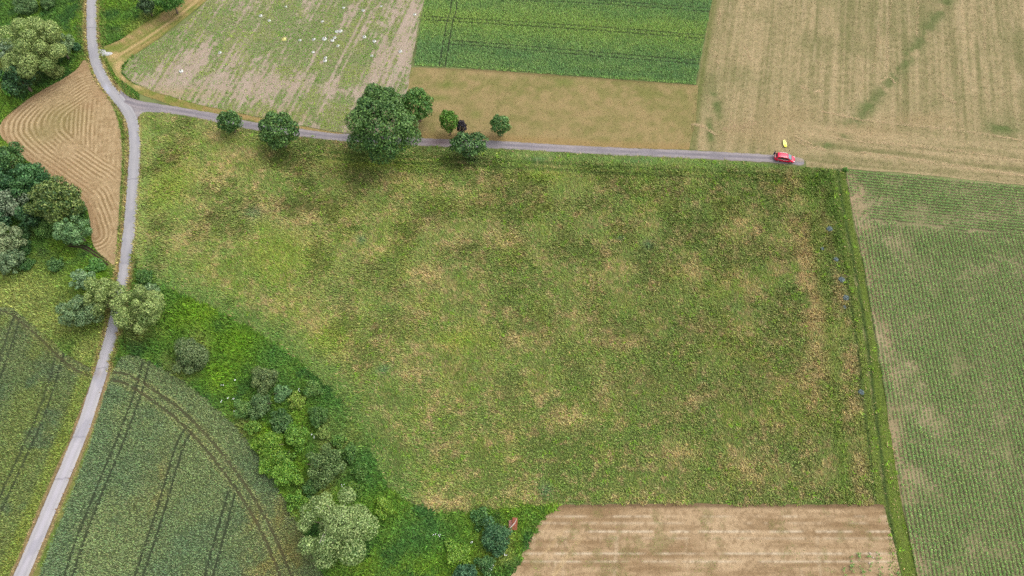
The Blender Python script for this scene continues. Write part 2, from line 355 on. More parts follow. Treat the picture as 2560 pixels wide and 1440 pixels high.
def meadow_col(x, y):
    a = fbm(x, y, 13, 4, 201); b = fbm(x, y, 3.4, 3, 202); d = fbm(x, y, 6, 3, 204)
    c = mix(lin((118, 128, 67)), lin((106, 122, 60)), sm(.3, .7, a))
    c = mix(c, lin((128, 139, 56)), sm(.45, .75, d)*.35)
    c = mix(c, lin((100, 122, 64)), sm(.52, .78, fbm(x, y, 4.2, 3, 207))*.35)
    c = mix(c, lin((160, 144, 92)), sm(.5, .75, b)*.26)
    c = mix(c, lin((168, 142, 104)), sm(.52, .72, fbm(x, y, .85, 2, 209)*.7+.3*b)*.5)
    c = mix(c, lin((98, 126, 52)), sm(.52, .72, fbm(x, y, 1.9, 3, 221))*.45)
    c = mix(c, lin((92, 112, 52)), sm(.55, .72, fbm(x, y, 2.8, 3, 223))*.2)
    tn = blobs(x, y, TAN)
    c = mix(c, lin((176, 154, 106)), np.clip(tn*1.1, 0, 1)*(.05+.6*sm(.38, .62, fbm(x, y, 1.4, 3, 208))))
    gr = blobs(x, y, [(1580, 900, 60, 30), (1600, 1020, 70, 26), (420, 560, 60, 60), (1330, 460, 60, 20), (1750, 540, 60, 30), (900, 760, 70, 30), (1550, 1090, 90, 30), (780, 930, 40, 50), (880, 1010, 50, 40), (960, 1000, 60, 40), (620, 540, 40, 20), (1750, 420, 120, 14), (1480, 400, 120, 12), (1250, 395, 60, 12)])
    c = mix(c, lin((100, 126, 62)), gr*.35)
    c = mix(c, lin((124, 142, 46)), blobs(x, y, [(700, 640, 100, 60), (820, 850, 60, 40), (420, 470, 60, 60), (1350, 440, 60, 14), (1150, 850, 60, 26), (960, 410, 120, 14)])*.55)
    c = mix(c, lin((88, 116, 78)), blobs(x, y, [(1620, 612, 14, 12), (636, 530, 22, 14), (1366, 1226, 16, 14), (1550, 592, 10, 8), (905, 600, 12, 10), (1180, 400, 20, 10), (1340, 400, 26, 10), (1600, 400, 40, 10), (960, 925, 16, 12)])*.75)
    hd_ = HEDGE_D(x, y)+2.5*(fbm(x, y, 3.5, 3, 225)-.5)
    c = mix(c, lin((92, 120, 56)), sm(6.5, 1.0, hd_)*.85)
    # darker lush strip with wheel marks beside the track, and the strip beside the maize
    td = TRACK_D(x, y)
    c = mix(c, lin((104, 126, 52)), np.exp(-((td-5.2)/1.2)**2)*.5*sm(.25, .55, fbm(x, y, 8, 2, 33)))
    c = mix(c, lin((112, 142, 70)), np.exp(-((td-2.1)/1.2)**2)*.6*(x > -20))
    wob_ = .5*(fbm(x, y, 9, 2, 34)-.5)
    c = mix(c, lin((74, 98, 40)), (np.exp(-((td-4.6+wob_)/.38)**2)+np.exp(-((td-6.3+wob_)/.38)**2))*.8*sm(-62, -40, x))
    rd = ROAD_D(x, y); c = mix(c, mix(lin((110, 138, 66)), lin((140, 140, 80)), fbm(x, y, 3, 2, 35)), sm(4.6, 3.4, rd)*.75); c = mix(c, lin((152, 140, 92)), sm(2.2, 1.5, rd)*.6)
    return strip_col(x, y, c)
EDGE_R = PP([(2112, 428), (2122, 500), (2138, 580), (2160, 690), (2176, 780), (2192, 880), (2206, 1000), (2218, 1090), (2240, 1262), (2262, 1380), (2295, 1560)])
EDGE_D = DMap([EDGE_R], 16)
def strip_col(x, y, c):
    d = EDGE_D(x, y)
    rag = .5*(fbm(x, y, 3, 2, 15)-.5)
    c = mix(c, lin((112, 130, 54)), sm(4.2, 3.0, d+rag)*.85)
    c = mix(c, lin((112, 132, 48)), np.exp(-((d-.7)/.5)**2)*.7)
    c = mix(c, lin((58, 80, 36)), np.exp(-((d-1.6+rag*.3)/.32)**2)*.9+np.exp(-((d-3.7+rag*.5)/.26)**2)*.75)
    c = mix(c, lin((172, 160, 118)), np.exp(-((d-2.0)/.12)**2)*.5*sm(.45, .65, fbm(x, y, 5, 2, 16)))
    c = mix(c, lin((172, 148, 104)), np.exp(-((d-5.6)/1.1)**2)*.55*sm(.35, .6, fbm(x, y, 2.5, 2, 17))*sm(92, 84, y))
    c = mix(c, lin((104, 126, 52)), np.exp(-((d-8.2-1.5*fbm(x, y, 14, 2, 5))/1.2)**2)*.75)
    c = mix(c, lin((174, 148, 102)), np.exp(-((d-12)/2.4)**2)*.6*sm(.35, .6, fbm(x, y, 2.2, 3, 18))*sm(98, 90, y)*sm(34, 42, y))
    top = blobs(x, y, [(2055, 452, 50, 34), (2078, 510, 34, 60), (2092, 600, 24, 60)])
    return mix(c, lin((86, 114, 42)), top*.85)
sheet('meadow', wobble(MEADOW), .45, .01, meadow_col, M['turf'])

# ------------------------------------------------------------------ cereal fields
CEREAL_E = PP([(283, 925), (302, 893)]+W_EDGE[1:]+[(46, 1560), (98, 1440), (137, 1340), (193, 1200), (229, 1100), (258, 1000)])
CEREAL_W = PP([(-300, 770), (30, 768), (60, 792), (110, 835), (165, 885), (228, 918), (232, 945), (214, 990), (180, 1080), (150, 1150), (110, 1240), (70, 1330), (25, 1440), (-30, 1560), (-500, 1560)])
def lines(L, half): # wheel-track pairs: (pixel polyline) -> two lines half metres either side
    out = []
    for l in L:
        s_ = smooth(PP(l), 5); tg = np.gradient(s_, axis=0); tg /= np.hypot(tg[:, 0], tg[:, 1])[:, None]
        nr = np.stack([-tg[:, 1], tg[:, 0]], 1); out += [s_+nr*half, s_-nr*half]
    return out
TRAM_E = lines([[(366, 905), (352, 960), (338, 1005), (302, 1100), (252, 1220), (205, 1340), (172, 1440), (130, 1570)], [(470, 1078), (452, 1110), (436, 1160), (398, 1290), (355, 1420), (310, 1560)], [(580, 1232), (568, 1275), (545, 1360), (523, 1440), (490, 1570)]], .72)
ARC_E = lines([[(272, 938), (325, 952), (385, 990), (440, 1030), (500, 1088), (560, 1160), (620, 1245), (668, 1330), (705, 1415), (740, 1500), (770, 1570)]], .85)
TRAM_W = lines([[(150, 886), (130, 960), (98, 1050), (62, 1130), (0, 1265), (-60, 1400)], [(42, 795), (22, 860), (-10, 950), (-60, 1060)]], .72)
ARC_W = lines([[(-40, 772), (25, 772), (70, 805), (115, 845), (160, 888), (200, 918), (232, 930)]], .8)
def tram(x, y, T):
    k = id(T)
    if k not in TMAPS: TMAPS[k] = DMap(T, 2.5, .12)
    return TMAPS[k](x, y)
TMAPS = {}
def wheat_col(x, y):
    a = fbm(x, y, 12, 3, 301); b = fbm(x, y, 4, 3, 302)
    c = mix(lin((102, 121, 84)), lin((115, 129, 85)), sm(.35, .65, a))
    c = mix(c, lin((96, 116, 83)), sm(.5, .78, b)*.4)
    c = mix(c, lin((128, 126, 76)), blobs(x, y, [(720, 1400, 60, 70), (640, 1330, 30, 60), (700, 1290, 20, 40), (380, 1210, 40, 60), (680, 1420, 90, 40)])*(.3+.7*sm(.4, .6, fbm(x, y, 2.5, 2, 304))))
    return c
def weedy_col(x, y):
    c = wheat_col(x, y)
    m = blobs(x, y, [(60, 1100, 90, 160), (20, 1330, 120, 130), (150, 1130, 40, 60), (130, 850, 50, 30), (90, 880, 20, 20), (10, 800, 20, 20), (60, 1010, 40, 60)])
    m = np.clip(m*1.3, 0, 1)*sm(.3, .55, fbm(x, y, 5, 3, 311)+.12)
    c = mix(c, lin((128, 140, 74)), m*.75)
    rd = ROAD_D(x, y)
    return mix(c, lin((136, 150, 66)), sm(5.2, 3.2, rd)*.7*(y < 45))
def tram_ground(colfn, T, A):
    def f(x, y):
        c = colfn(x, y)*.75
        c = mix(c, lin((52, 60, 40)), np.exp(-(tram(x, y, T)/.26)**2)*.9)
        return mix(c, mix(lin((66, 60, 40)), lin((112, 96, 64)), fbm(x, y, 2, 2, 66)), np.exp(-(tram(x, y, A)/.24)**2)*.9)
    return f
sheet('wheat_field_east', wobble(CEREAL_E, .25), .35, .014, tram_ground(wheat_col, TRAM_E, ARC_E), M['soil'])
sheet('wheat_field_west', wobble(CEREAL_W, .4), .4, .012, tram_ground(weedy_col, TRAM_W, ARC_W), M['soil'])
BARLEY = PP([(1075, -190), (1062, 0), (1050, 60), (1036, 163), (1200, 172), (1450, 190), (1738, 211), (1762, 90), (1780, 0), (1812, -190)])
LINE_B = PP([(1036, 163), (1738, 211)])
TRAM_B = lines([[(1060, 46), (1280, 59), (1500, 73), (1785, 95)], [(1120, 106), (1280, 118), (1500, 137), (1765, 158)], [(1290, -2), (1500, 6), (1800, 28)]], .62)
TRAM_B2 = lines([[(1142, -190), (1136, 0), (1124, 60), (1106, 165)]], .75)
TRAM_BB = TRAM_B+TRAM_B2; NOWHERE = [np.array([(900., 900.), (902., 900.)])]
def barley_col(x, y):
    d = pdist(LINE_B, x, y)[0]
    a = fbm(x*.35, y, 3.5, 3, 401)
    c = mix(lin((97, 124, 72)), lin((114, 136, 76)), sm(.3, .7, a*.6+.4*fbm(x, y, 1.2, 2, 402)))
    c = mix(c, lin((86, 116, 74)), np.exp(-((d-6)/3.0)**2)*.5+np.exp(-((d-29)/4)**2)*.5+np.exp(-((d-1.8)/1.4)**2)*.3)
    c = mix(c, lin((120, 140, 68)), np.exp(-((d-17)/4.5)**2)*.55)
    c = mix(c, lin((128, 156, 84)), np.exp(-(d/.55)**2)*.6)
    return c
sheet('barley_field', wobble(BARLEY, .15), .4, .014, tram_ground(barley_col, TRAM_BB, NOWHERE), M['soil'])

# ------------------------------------------------------------------ mown fields
HAY = PP([(1812, -190), (1780, 0), (1742, 211), (1720, 372), (1850, 384), (1960, 392), (2014, 402), (2016, 418), (2112, 422), (2300, 436), (2560, 464), (2800, 492), (2800, -190)])
SWARD = PP([(1028, 168), (1200, 174), (1450, 192), (1745, 213), (1742, 290), (1722, 374), (1550, 370), (1250, 354), (1058, 346), (1010, 300), (1018, 220)])
LINE_H = PP([(2112, 424), (2300, 438), (2560, 464), (2900, 500)])
h0, h1 = np.array(P(2114, 428)), np.array(P(2900, 505)); HD = (h1-h0)/np.hypot(*(h1-h0)); HN = np.array([HD[1], -HD[0]])
GREEN_D = DMap([PP([(2380, -10), (2320, 70), (2270, 150), (2215, 215), (2165, 275), (2100, 340)])], 8)
def hay_col(x, y):
    u = x-.24*y
    s1 = .55*fbm(u, y*.02, .62, 2, 501)+.45*fbm(u, y*.03, 1.5, 2, 511); s2 = fbm(u, y*.05, .5, 2, 502); big = fbm(x, y, 11, 4, 503)
    d = (x-h0[0])*-HN[0]+(y-h0[1])*-HN[1]; d = np.where(x > h0[0]-25, d, 30)+.6*(fbm(x, y, 12, 2, 515)-.5)
    h1 = fbm(d, x*.04, 1.1, 3, 505)
    head = sm(17, 12, d+3*fbm(x, y, 5, 2, 506))*sm(60, 72, x)
    st = s1*(1-head)+h1*head
    c = mix(lin((142, 137, 88)), lin((202, 180, 136)), sm(.2, .8, st*.68+.32*fbm(x, y, .8, 3, 517)))
    c = mix(c, lin((120, 126, 70)), sm(.52, .76, big)*.4)
    c = mix(c, lin((200, 180, 138)), sm(.66, .82, s2)*(1-head)*.6*sm(.3, .6, fbm(x, y, 6, 2, 509)))
    c = mix(c, lin((188, 162, 118)), blobs(x, y, [(1900, 330, 130, 40), (1960, 290, 90, 40), (2150, 330, 120, 26), (2300, 300, 90, 20)])*.5)
    c = mix(c, lin((104, 124, 62)), blobs(x, y, [(2170, 265, 20, 16), (2060, 362, 26, 10), (1775, 330, 10, 60), (1790, 250, 12, 60), (2510, 320, 50, 20)])*(.3+.6*sm(.35, .6, fbm(x, y, 2.5, 2, 510))))
    dg_ = GREEN_D(x, y); c = mix(c, lin((104, 122, 62)), np.exp(-(dg_/1.8)**2)*.75*sm(.3, .6, fbm(x, y, 2.4, 3, 513)))
    c = mix(c, lin((118, 128, 62)), sm(2.6, .8, pdist(PP([(1780, 0), (1742, 211), (1722, 374)]), x, y)[0])*.6)
    return c
def sward_col(x, y):
    a = fbm(x*.6, y, 6, 4, 521); b = fbm(x, y, 2, 3, 522)
    d = pdist(LINE_B, x, y)[0]
    c = mix(lin((180, 158, 108)), lin((152, 144, 86)), sm(.35, .75, a*.5+.5*fbm(x, y, 1.6, 3, 524)))
    c = mix(c, lin((132, 138, 68)), np.exp(-((d-4.5)/4)**2)*.5*sm(.4, .65, b))
    c = mix(c, lin((118, 138, 56)), blobs(x, y, [(1095, 245, 26, 10), (1410, 205, 30, 12), (1120, 212, 30, 10), (1190, 285, 16, 12)])*.6)
    c = mix(c, lin((112, 98, 60)), np.exp(-(d/.6)**2)*.7)
    td = TRACK_D(x, y)
    return mix(c, lin((178, 146, 92)), sm(4, 1.4, td)*.6)
sheet('hay_field', wobble(HAY, .2), .4, .012, hay_col, M['straw'])
sheet('mown_sward', wobble(SWARD, .2), .45, .016, sward_col, M['straw'])

# ------------------------------------------------------------------ weedy striped field with bare soil
WEEDY = PP([(640, -190), (520, 0), (470, 50), (400, 100), (325, 148), (305, 180), (330, 205), (395, 232), (500, 262), (700, 304), (860, 332), (960, 340), (1010, 320), (1024, 190), (1046, 60), (1060, 0), (1075, -190)])
def weed_amt(x, y):
    u = x-.27*y
    s1 = fbm(u, y*.06, .95, 2, 601); big = fbm(x, y, 9, 3, 602)
    m = s1*.6+big*.3+fbm(x, y, .8, 2, 605)*.4-.11
    m = m+.07*np.cos(2*np.pi*(u+.5*fbm(x, y, 6, 2, 607))/1.45)
    m = m+.18*blobs(x, y, [(720, 90, 180, 90), (560, 60, 150, 60), (380, 150, 60, 30), (860, 120, 80, 90), (450, 110, 60, 30)])
    m = m-.22*blobs(x, y, [(640, 215, 220, 30), (500, 150, 60, 26), (960, 170, 60, 70), (850, 225, 120, 20), (1010, 100, 30, 120)])+.07*blobs(x, y, [(620, 270, 200, 22), (820, 290, 60, 20)])
    return sm(.38, .62, m)
def fallow_col(x, y):
    u = x-.27*y
    c = mix(lin((206, 186, 168)), lin((184, 164, 140)), fbm(u, y*.1, 1.4, 3, 611))
    c = mix(c, lin((184, 166, 112)), blobs(x, y, [(640, 290, 260, 20), (420, 235, 120, 20)])*.6)
    return mix(c, lin((126, 142, 74)), weed_amt(x, y)*.7)
sheet('fallow_field', wobble(WEEDY, .3), .35, .012, fallow_col, M['soil'], relief=.06)
PATHW = PP([(640, -190), (520, 0), (400, 95), (330, 140), (305, 165), (303, 185), (335, 210), (400, 234), (500, 262), (700, 306), (860, 334), (880, 346), (700, 316), (520, 282), (430, 264), (345, 232), (290, 190), (268, 150), (258, 118), (300, 100), (360, 60), (440, 8), (500, -60), (560, -190)])
PATH_L = PP([(520, -20), (440, 45), (360, 100), (295, 140)]), PP([(490, -10), (410, 45), (330, 92), (270, 110)])
def path_col(x, y):
    c = mix(lin((136, 148, 64)), lin((168, 152, 88)), sm(.4, .7, fbm(x, y, 1.8, 3, 621)))
    a = blobs(x, y, [(300, 165, 22, 26), (315, 195, 24, 16), (350, 215, 30, 10), (285, 140, 20, 14)])
    d1 = pdist(PATH_L[0], x, y)[0]; d2 = pdist(PATH_L[1], x, y)[0]
    sw_ = .35+.65*sm(.3, .6, fbm(x+y, (x-y)*.15, .7, 2, 623))
    c = mix(c, lin((220, 190, 134)), np.maximum(a*sw_, np.exp(-(d1/.5)**2)*.9+np.exp(-((d1-1.5)/.25)**2)*.5*sw_))
    c = mix(c, lin((204, 170, 122)), np.exp(-((d2-.3)/.9)**2)*.8*sw_)
    c = mix(c, lin((192, 158, 108)), sm(1.1, .2, pdist(PP([(400, 236), (520, 272), (700, 310), (870, 338)]), x, y)[0])*.7*(x > -75))
    return c
sheet('field_path', wobble(PATHW, .2), .35, .018, path_col, M['straw'])

# ------------------------------------------------------------------ mown triangle with swath lines
TRI = smooth(PP([(214, 150), (190, 175), (150, 202), (95, 232), (40, 272), (4, 305), (0, 335), (12, 352), (60, 395), (120, 440), (175, 478), (212, 510), (226, 560), (232, 610), (262, 645), (286, 662), (290, 640), (297, 560), (303, 460), (306, 380), (297, 305), (273, 250), (236, 200)]), 4, True)
TRI_L = smooth(PP([(225, 170), (190, 178), (150, 202), (95, 232), (40, 272), (4, 305), (-2, 332), (12, 352), (60, 395), (120, 440), (175, 478), (215, 512), (235, 580)]), 4)
TRI_T = DMap([smooth(PP([(232, 165), (190, 178), (150, 202), (95, 232), (40, 272), (-4, 305), (-60, 350)]), 4)], 45, .4); TRI_B = DMap([smooth(PP([(-60, 290), (-4, 332), (12, 352), (60, 395), (120, 440), (175, 478), (215, 512), (240, 590)]), 4)], 45, .4)
def tri_col(x, y):
    d1, d2 = TRI_T(x, y), TRI_B(x, y); d = -np.log(np.exp(-.33*d1)+np.exp(-.33*d2))/.33+.4
    u = (x+.22*y)
    ph = np.where(d < 11, d/.95, u/1.05+3)+.5*fbm(x, y, 4, 2, 701)
    wv = .5+.5*np.cos(2*np.pi*ph); amp = .1+.9*sm(.3, .6, fbm(x, y, 5, 3, 702))
    fade = sm(3.0, 6.5, ROAD_D(x, y))*sm(58, 66, y)
    st = .5+(wv-.5)*amp*(.15+.85*fade)+(fbm(x, y, .8, 2, 703)-.5)*.4
    c = mix(lin((166, 138, 96)), lin((220, 192, 148)), sm(.12, .9, st))
    c = mix(c, lin((142, 138, 76)), blobs(x, y, [(150, 300, 60, 50), (110, 330, 50, 30)])*.45)
    c = mix(c, lin((180, 146, 106)), np.maximum(blobs(x, y, [(120, 430, 60, 30), (180, 470, 50, 30), (225, 265, 26, 14), (250, 230, 26, 26)]), sm(2.5, .5, np.minimum(d1, d2)))*.55)
    return c
sheet('mown_triangle', wobble(TRI, .25), .2, .014, tri_col, M['straw'])

# ------------------------------------------------------------------ maize field and bare field
MAIZE = PP([(2114, 426), (2300, 440), (2560, 467), (2760, 489), (2820, 1560), (2316, 1560), (2285, 1400), (2255, 1262), (2226, 1085), (2200, 900), (2165, 690), (2142, 580), (2126, 500)])
e0, e1 = np.array(P(2165, 690)), np.array(P(2285, 1400)); RD = (e0-e1)/np.hypot(*(e0-e1)); RN = np.array([RD[1], -RD[0]])
h0, h1 = np.array(P(2114, 428)), np.array(P(2900, 505)); HD = (h1-h0)/np.hypot(*(h1-h0)); HN = np.array([HD[1], -HD[0]])
ROW = .76
def head_d(x, y): return (x-h0[0])*HN[0]+(y-h0[1])*HN[1]
def maize_amt(x, y):
    m = fbm(x, y, 7, 3, 801)*.7+fbm(x, y, 2.2, 2, 802)*.4
    m = m-.2*blobs(x, y, [(2160, 470, 40, 30), (2240, 455, 34, 12), (2150, 540, 30, 40), (2250, 530, 50, 10), (2360, 545, 40, 8), (2265, 600, 26, 12), (2420, 480, 34, 10), (2200, 860, 16, 40), (2300, 950, 22, 50), (2380, 900, 26, 40), (2330, 560, 70, 16), (2175, 650, 14, 50), (2180, 720, 16, 40), (2210, 980, 14, 50), (2340, 1060, 30, 60), (2480, 545, 70, 14), (2540, 660, 24, 40), (2240, 1090, 18, 50), (2520, 1120, 24, 60), (2300, 1200, 30, 60), (2315, 690, 16, 40), (2230, 610, 20, 20), (2520, 1370, 30, 50), (2310, 1420, 20, 50), (2480, 820, 26, 40)])
    m = m+.2*blobs(x, y, [(2330, 455, 60, 12), (2480, 480, 80, 14), (2380, 500, 60, 10), (2520, 900, 40, 100), (2230, 800, 24, 60), (2520, 700, 40, 60), (2540, 1250, 30, 100)])
    return sm(.12, .72, m+.1)
def maize_col(x, y):
    c = mix(lin((204, 182, 144)), lin((182, 166, 126)), fbm(x, y, 2.2, 3, 811))
    c = mix(c, lin((150, 148, 100)), sm(.35, .65, fbm(x, y, 6, 3, 812))*.7)
    rr = (x-e0[0])*RN[0]+(y-e0[1])*RN[1]; t = .5+.5*np.cos(2*np.pi*rr/ROW)
    c = mix(c, lin((112, 116, 76)), t*.45)
    c = mix(c, lin((140, 140, 96)), maize_amt(x, y)*.3)
    return mix(c, lin((190, 162, 126)), sm(3.4, 1.2, EDGE_D(x, y)-1.2)*.55*sm(.3, .6, fbm(x, y, 2.5, 3, 815)))
sheet('maize_field', wobble(MAIZE, .2), .3, .012, maize_col, M['soil'], relief=.04)
BARE = PP([(1400, 1262), (1700, 1259), (2208, 1261), (2232, 1350), (2258, 1460), (2275, 1560), (1180, 1560), (1278, 1440), (1312, 1370), (1352, 1300)])
def bare_col(x, y):
    g = fbm(x*.1, y, .75, 3, 901); big = fbm(x, y, 8, 3, 902)
    c = mix(lin((166, 136, 98)), lin((212, 182, 142)), sm(.25, .75, g*.6+big*.4))
    yy = y; k = 0
    for py, a in ((1291, .5), (1329, .85), (1308, .35), (1384, .7), (1404, .6), (1346, .3)):
        yl = P(1700, py)[1]
        c = mix(c, lin((236, 216, 184)), np.exp(-((y-yl)/.18)**2)*min(1, a*1.3)*sm(.3, .6, fbm(x, y*.2, 3, 3, 905+k))); k += 1
    v = fbm(x-.12*y, y*.05, .9, 2, 915)
    c = mix(c, lin((222, 198, 162)), sm(.62, .82, v)*.45*sm(.35, .6, fbm(x, y, 1.6, 2, 917))*(y < P(1700, 1340)[1]))
    sl = fbm(x*.75-y*.66, (x*.66+y*.75)*.06, .9, 2, 925)
    c = mix(c, lin((220, 190, 140)), sm(.6, .8, sl)*.5*sm(24, 12, x))
    c = mix(c, lin((136, 130, 78)), sm(.56, .75, fbm(x, y, 2.2, 3, 930))*.4)
    rim_ = P(1700, 1262)[1]-y; c = mix(c, lin((112, 88, 62)), sm(.8, .2, rim_+.5*(fbm(x, y, 1.5, 2, 933)-.5))*.7)
    c = mix(c, lin((150, 122, 86)), sm(.5, .75, fbm(x, y, .55, 2, 935))*.5)
    return c
sheet('bare_field', wobble(BARE, .15), .2, .014, bare_col, M['soil'], relief=.05)

# ------------------------------------------------------------------ ditch water and white gravel
DITCH = PP([(170, 612), (207, 617), (228, 628), (255, 646), (278, 665), (290, 676)])
dm = material('ditch_water', rough=.25, spec=.5, grain=.2, gsize=.8)
ribbon('ditch', smooth(DITCH, 5), .42, 7, .02, lambda t, u, x, y: np.tile(lin((58, 34, 34))*1.4, (len(t), 1)), 'soil', crown=-.02, ragged=.15)

# ------------------------------------------------------------------ grass and crops (uncountable cover)
n_ = lambda x, y: fbm(x, y, 6, 2, 55)*5
xs, ys = scatter(MEADOW, 25)
low = (sm(1.5, 5, EDGE_D(xs, ys))*.65+.35)*(sm(1.2, 5, TRACK_D(xs, ys))*.55+.45)
p1 = grass(xs, ys, meadow_col, hs=low, h=(.35, .78), wd=.19, lean=(.35, 1.1), azf=lambda x, y: .9+n_(x, y), gain=.93, a=.2)
xs2, ys2 = scatter(MEADOW, 4, lambda x, y: (.26+.35*blobs(x, y, TAN))*sm(.3, .6, fbm(x, y, 1.2, 2, 211)))
p2 = grass(xs2, ys2, lambda x, y: np.tile(lin((196, 174, 124)), (len(x), 1)), h=(.5, 1.0), wd=.12, lean=(.5, 1.2), azf=lambda x, y: .9+n_(x, y), gain=1.5, a=.18)
xs3, ys3 = scatter(MEADOW, .09)
k = 7; rx = np.repeat(xs3, k)+rng.normal(0, .22, len(xs3)*k); ry = np.repeat(ys3, k)+rng.normal(0, .22, len(xs3)*k)
p3 = grass(rx, ry, lambda x, y: np.tile(lin((122, 158, 48)), (len(x), 1)), h=(.4, .75), wd=.24, lean=(.5, 1.2), gain=1.2, a=.2)
blades_obj('meadow_grass', [p1, p2, p3], 'tall unmown meadow grass in olive green with straw-coloured patches', 'grass')

def rough_prob(x, y): return np.where(inside(TRI, x, y) | inside(PATHW, x, y) | inside(WEEDY, x, y) | inside(CEREAL_E, x, y) | inside(CEREAL_W, x, y) | inside(MEADOW, x, y) & ~inside(belt, x, y) | (pdist(DITCH, x, y)[0] < .6), 0, 1.)
xs, ys = scatter(left, 26, rough_prob)
g1 = grass(xs, ys, rough_col, h=(.3, .75), wd=.2, lean=(.25, 1.1), gain=1.0, a=.3)
blades_obj('rough_grass_blades', [g1], 'lush rough green grass beside the road and the wood', 'grass')
xs, ys = scatter(belt, 32, lambda x, y: np.where(inside(CEREAL_E, x, y), 0, 1.))
g2 = grass(xs, ys, rough_col, h=(.4, 1.1), wd=.3, lean=(.4, 1.25), gain=1.15, a=.3)
xs, ys = scatter(belt, .18, lambda x, y: blobs(x, y, [(560, 1000, 60, 40), (620, 1040, 60, 30), (710, 990, 20, 30), (740, 1160, 20, 20), (850, 1195, 14, 12), (790, 1080, 20, 20), (1120, 1360, 60, 30), (1240, 1390, 30, 30)]))
k = 3; rx = np.repeat(xs, k)+rng.normal(0, .12, len(xs)*k); ry = np.repeat(ys, k)+rng.normal(0, .12, len(xs)*k)
fl = blade_arrays(rx, ry, .22, .16, rng.uniform(0, 6.3, len(rx)), np.full(len(rx), 1.35), np.full((len(rx), 3), .6), z0=.95)
blades_obj('hedge_undergrowth', [g2, fl], 'dense nettles and bramble undergrowth along the hedge with white flower heads', 'undergrowth')

OTHER = [TRI, PATHW, WEEDY, CEREAL_E, CEREAL_W, MEADOW]
def verge_prob(x, y):
    r = np.ones(len(x))
    for q in OTHER: r[inside(q, x, y)] = 0
    return r*(.35+.65*sm(1.5, 2.2, ROAD_D(x, y)))
xs, ys = scatter(VERGE, 26, verge_prob)
blades_obj('verge_grass', [grass(xs, ys, verge_col, h=(.15, .45), wd=.15, lean=(.4, 1.2), gain=1.25, a=.22)], 'dry straw-coloured and green grass on the verges of the asphalt road', 'grass')
def arc_light(colfn, A):                       # straw-pale plants pressed flat along the wheel marks
    def f(x, y):
        e = tram(x, y, A); return mix(colfn(x, y), lin((142, 144, 92)), np.exp(-((e-.55)/.3)**2)*.5)
    return f
def crop(name, poly, T, A, colfn, dens, h, label, wd=.15, gain=1.0, gap=.32, a=.08):
    def pr(x, y):
        d = tram(x, y, T); e = tram(x, y, A); j = (vn(x*2.5, y*2.5, 91)-.5)*.16
        return np.where((d < gap*.8+j) | (e < gap*.85+j), .06, 1.)
    xs, ys = scatter(poly, dens, pr, wob=.3)
    b = grass(xs, ys, arc_light(colfn, A), h=h, wd=wd, lean=(.05, .75), gain=gain, a=a)
    blades_obj(name, [b], label, 'crop')
crop('wheat_crop', CEREAL_E, TRAM_E, ARC_E, wheat_col, 48, (.32, .5), 'blue-green wheat with curved tractor wheel lines, right of the road', gain=.7)
crop('weedy_wheat_crop', CEREAL_W, TRAM_W, ARC_W, weedy_col, 44, (.3, .5), 'weedy yellow-green wheat left of the road', wd=.18, gain=.95, a=.16)
crop('barley_crop', BARLEY, TRAM_BB, NOWHERE, barley_col, 46, (.32, .5), 'bright green barley with faint tractor lines beyond the track', gain=.57, gap=.22)

def stub(poly, colfn, dens, h, gain, prob=None, azf=None, wd=.1, a=.2, lean=(.6, 1.4)):
    xs, ys = scatter(poly, dens, prob)
    return grass(xs, ys, colfn, h=h, wd=wd, lean=lean, gain=gain, a=a, azf=azf)
hb = stub(HAY, hay_col, 18, (.12, .4), 1.75, a=.27, azf=lambda x, y: np.full(len(x), 1.34)+np.pi*(rng.random(len(x)) > .5))
sb = stub(SWARD, sward_col, 16, (.12, .35), 1.7)
def swath(px, wpx, n, col=(222, 196, 152)):
    l = smooth(PP(px), 8); d = np.r_[0, np.cumsum(np.hypot(*np.diff(l, axis=0).T))]; t = rng.uniform(0, d[-1], n)
    s_ = scale_at(px[0][1]); wv = wpx/s_*(.35+.65*np.sin(np.pi*t/d[-1]))
    n = int(n*.7); t = t[:n]; wv = wv[:n]
    x = np.interp(t, d, l[:, 0])+rng.normal(0, .6, n)*wv; y = np.interp(t, d, l[:, 1])+rng.normal(0, .6, n)*wv
    dl = np.gradient(l, axis=0); az = np.interp(t, d, np.arctan2(dl[:, 1], dl[:, 0]))
    return blade_arrays(x, y, rng.uniform(.25, .55, n), .08, az+rng.normal(0, .4, n), rng.uniform(1.1, 1.45, n), jit(np.tile(lin(col)/1.75, (n, 1)), .12, .03), .05)
sw = [swath([(1728, 311), (1752, 314), (1772, 326), (1788, 336)], 5, 420), swath([(1986, 340), (2010, 352), (2030, 361)], 3, 200), swath([(1990, 350), (2020, 366), (2048, 371), (2064, 376)], 6, 380),
      swath([(2050, 278), (2110, 290), (2160, 302)], 4, 400), swath([(2160, 300), (2260, 312), (2400, 326), (2560, 352)], 5, 900), swath([(2070, 340), (2130, 352), (2250, 362), (2400, 380), (2560, 402)], 6, 1300),
      swath([(2150, 380), (2300, 402), (2560, 440)], 6, 1200), swath([(2228, 0), (2222, 60), (2216, 190)], 4, 500), swath([(2296, 0), (2291, 90)], 4, 260), swath([(2198, 60), (2188, 140), (2182, 180)], 4, 300),
      swath([(2355, 232), (2370, 248), (2388, 256)], 7, 220), swath([(2200, 205), (2222, 192), (2236, 208)], 5, 200), swath([(2462, 20), (2462, 120)], 4, 240), swath([(1800, 20), (1796, 60)], 6, 160), swath([(1790, 130), (1796, 160)], 8, 160),
      swath([(1860, 110), (1876, 150)], 3, 140), swath([(2000, 215), (2016, 222)], 7, 120), swath([(2035, 230), (2056, 228)], 4, 120), swath([(1800, 322), (1840, 320), (1890, 305)], 12, 300, (206, 176, 138))]
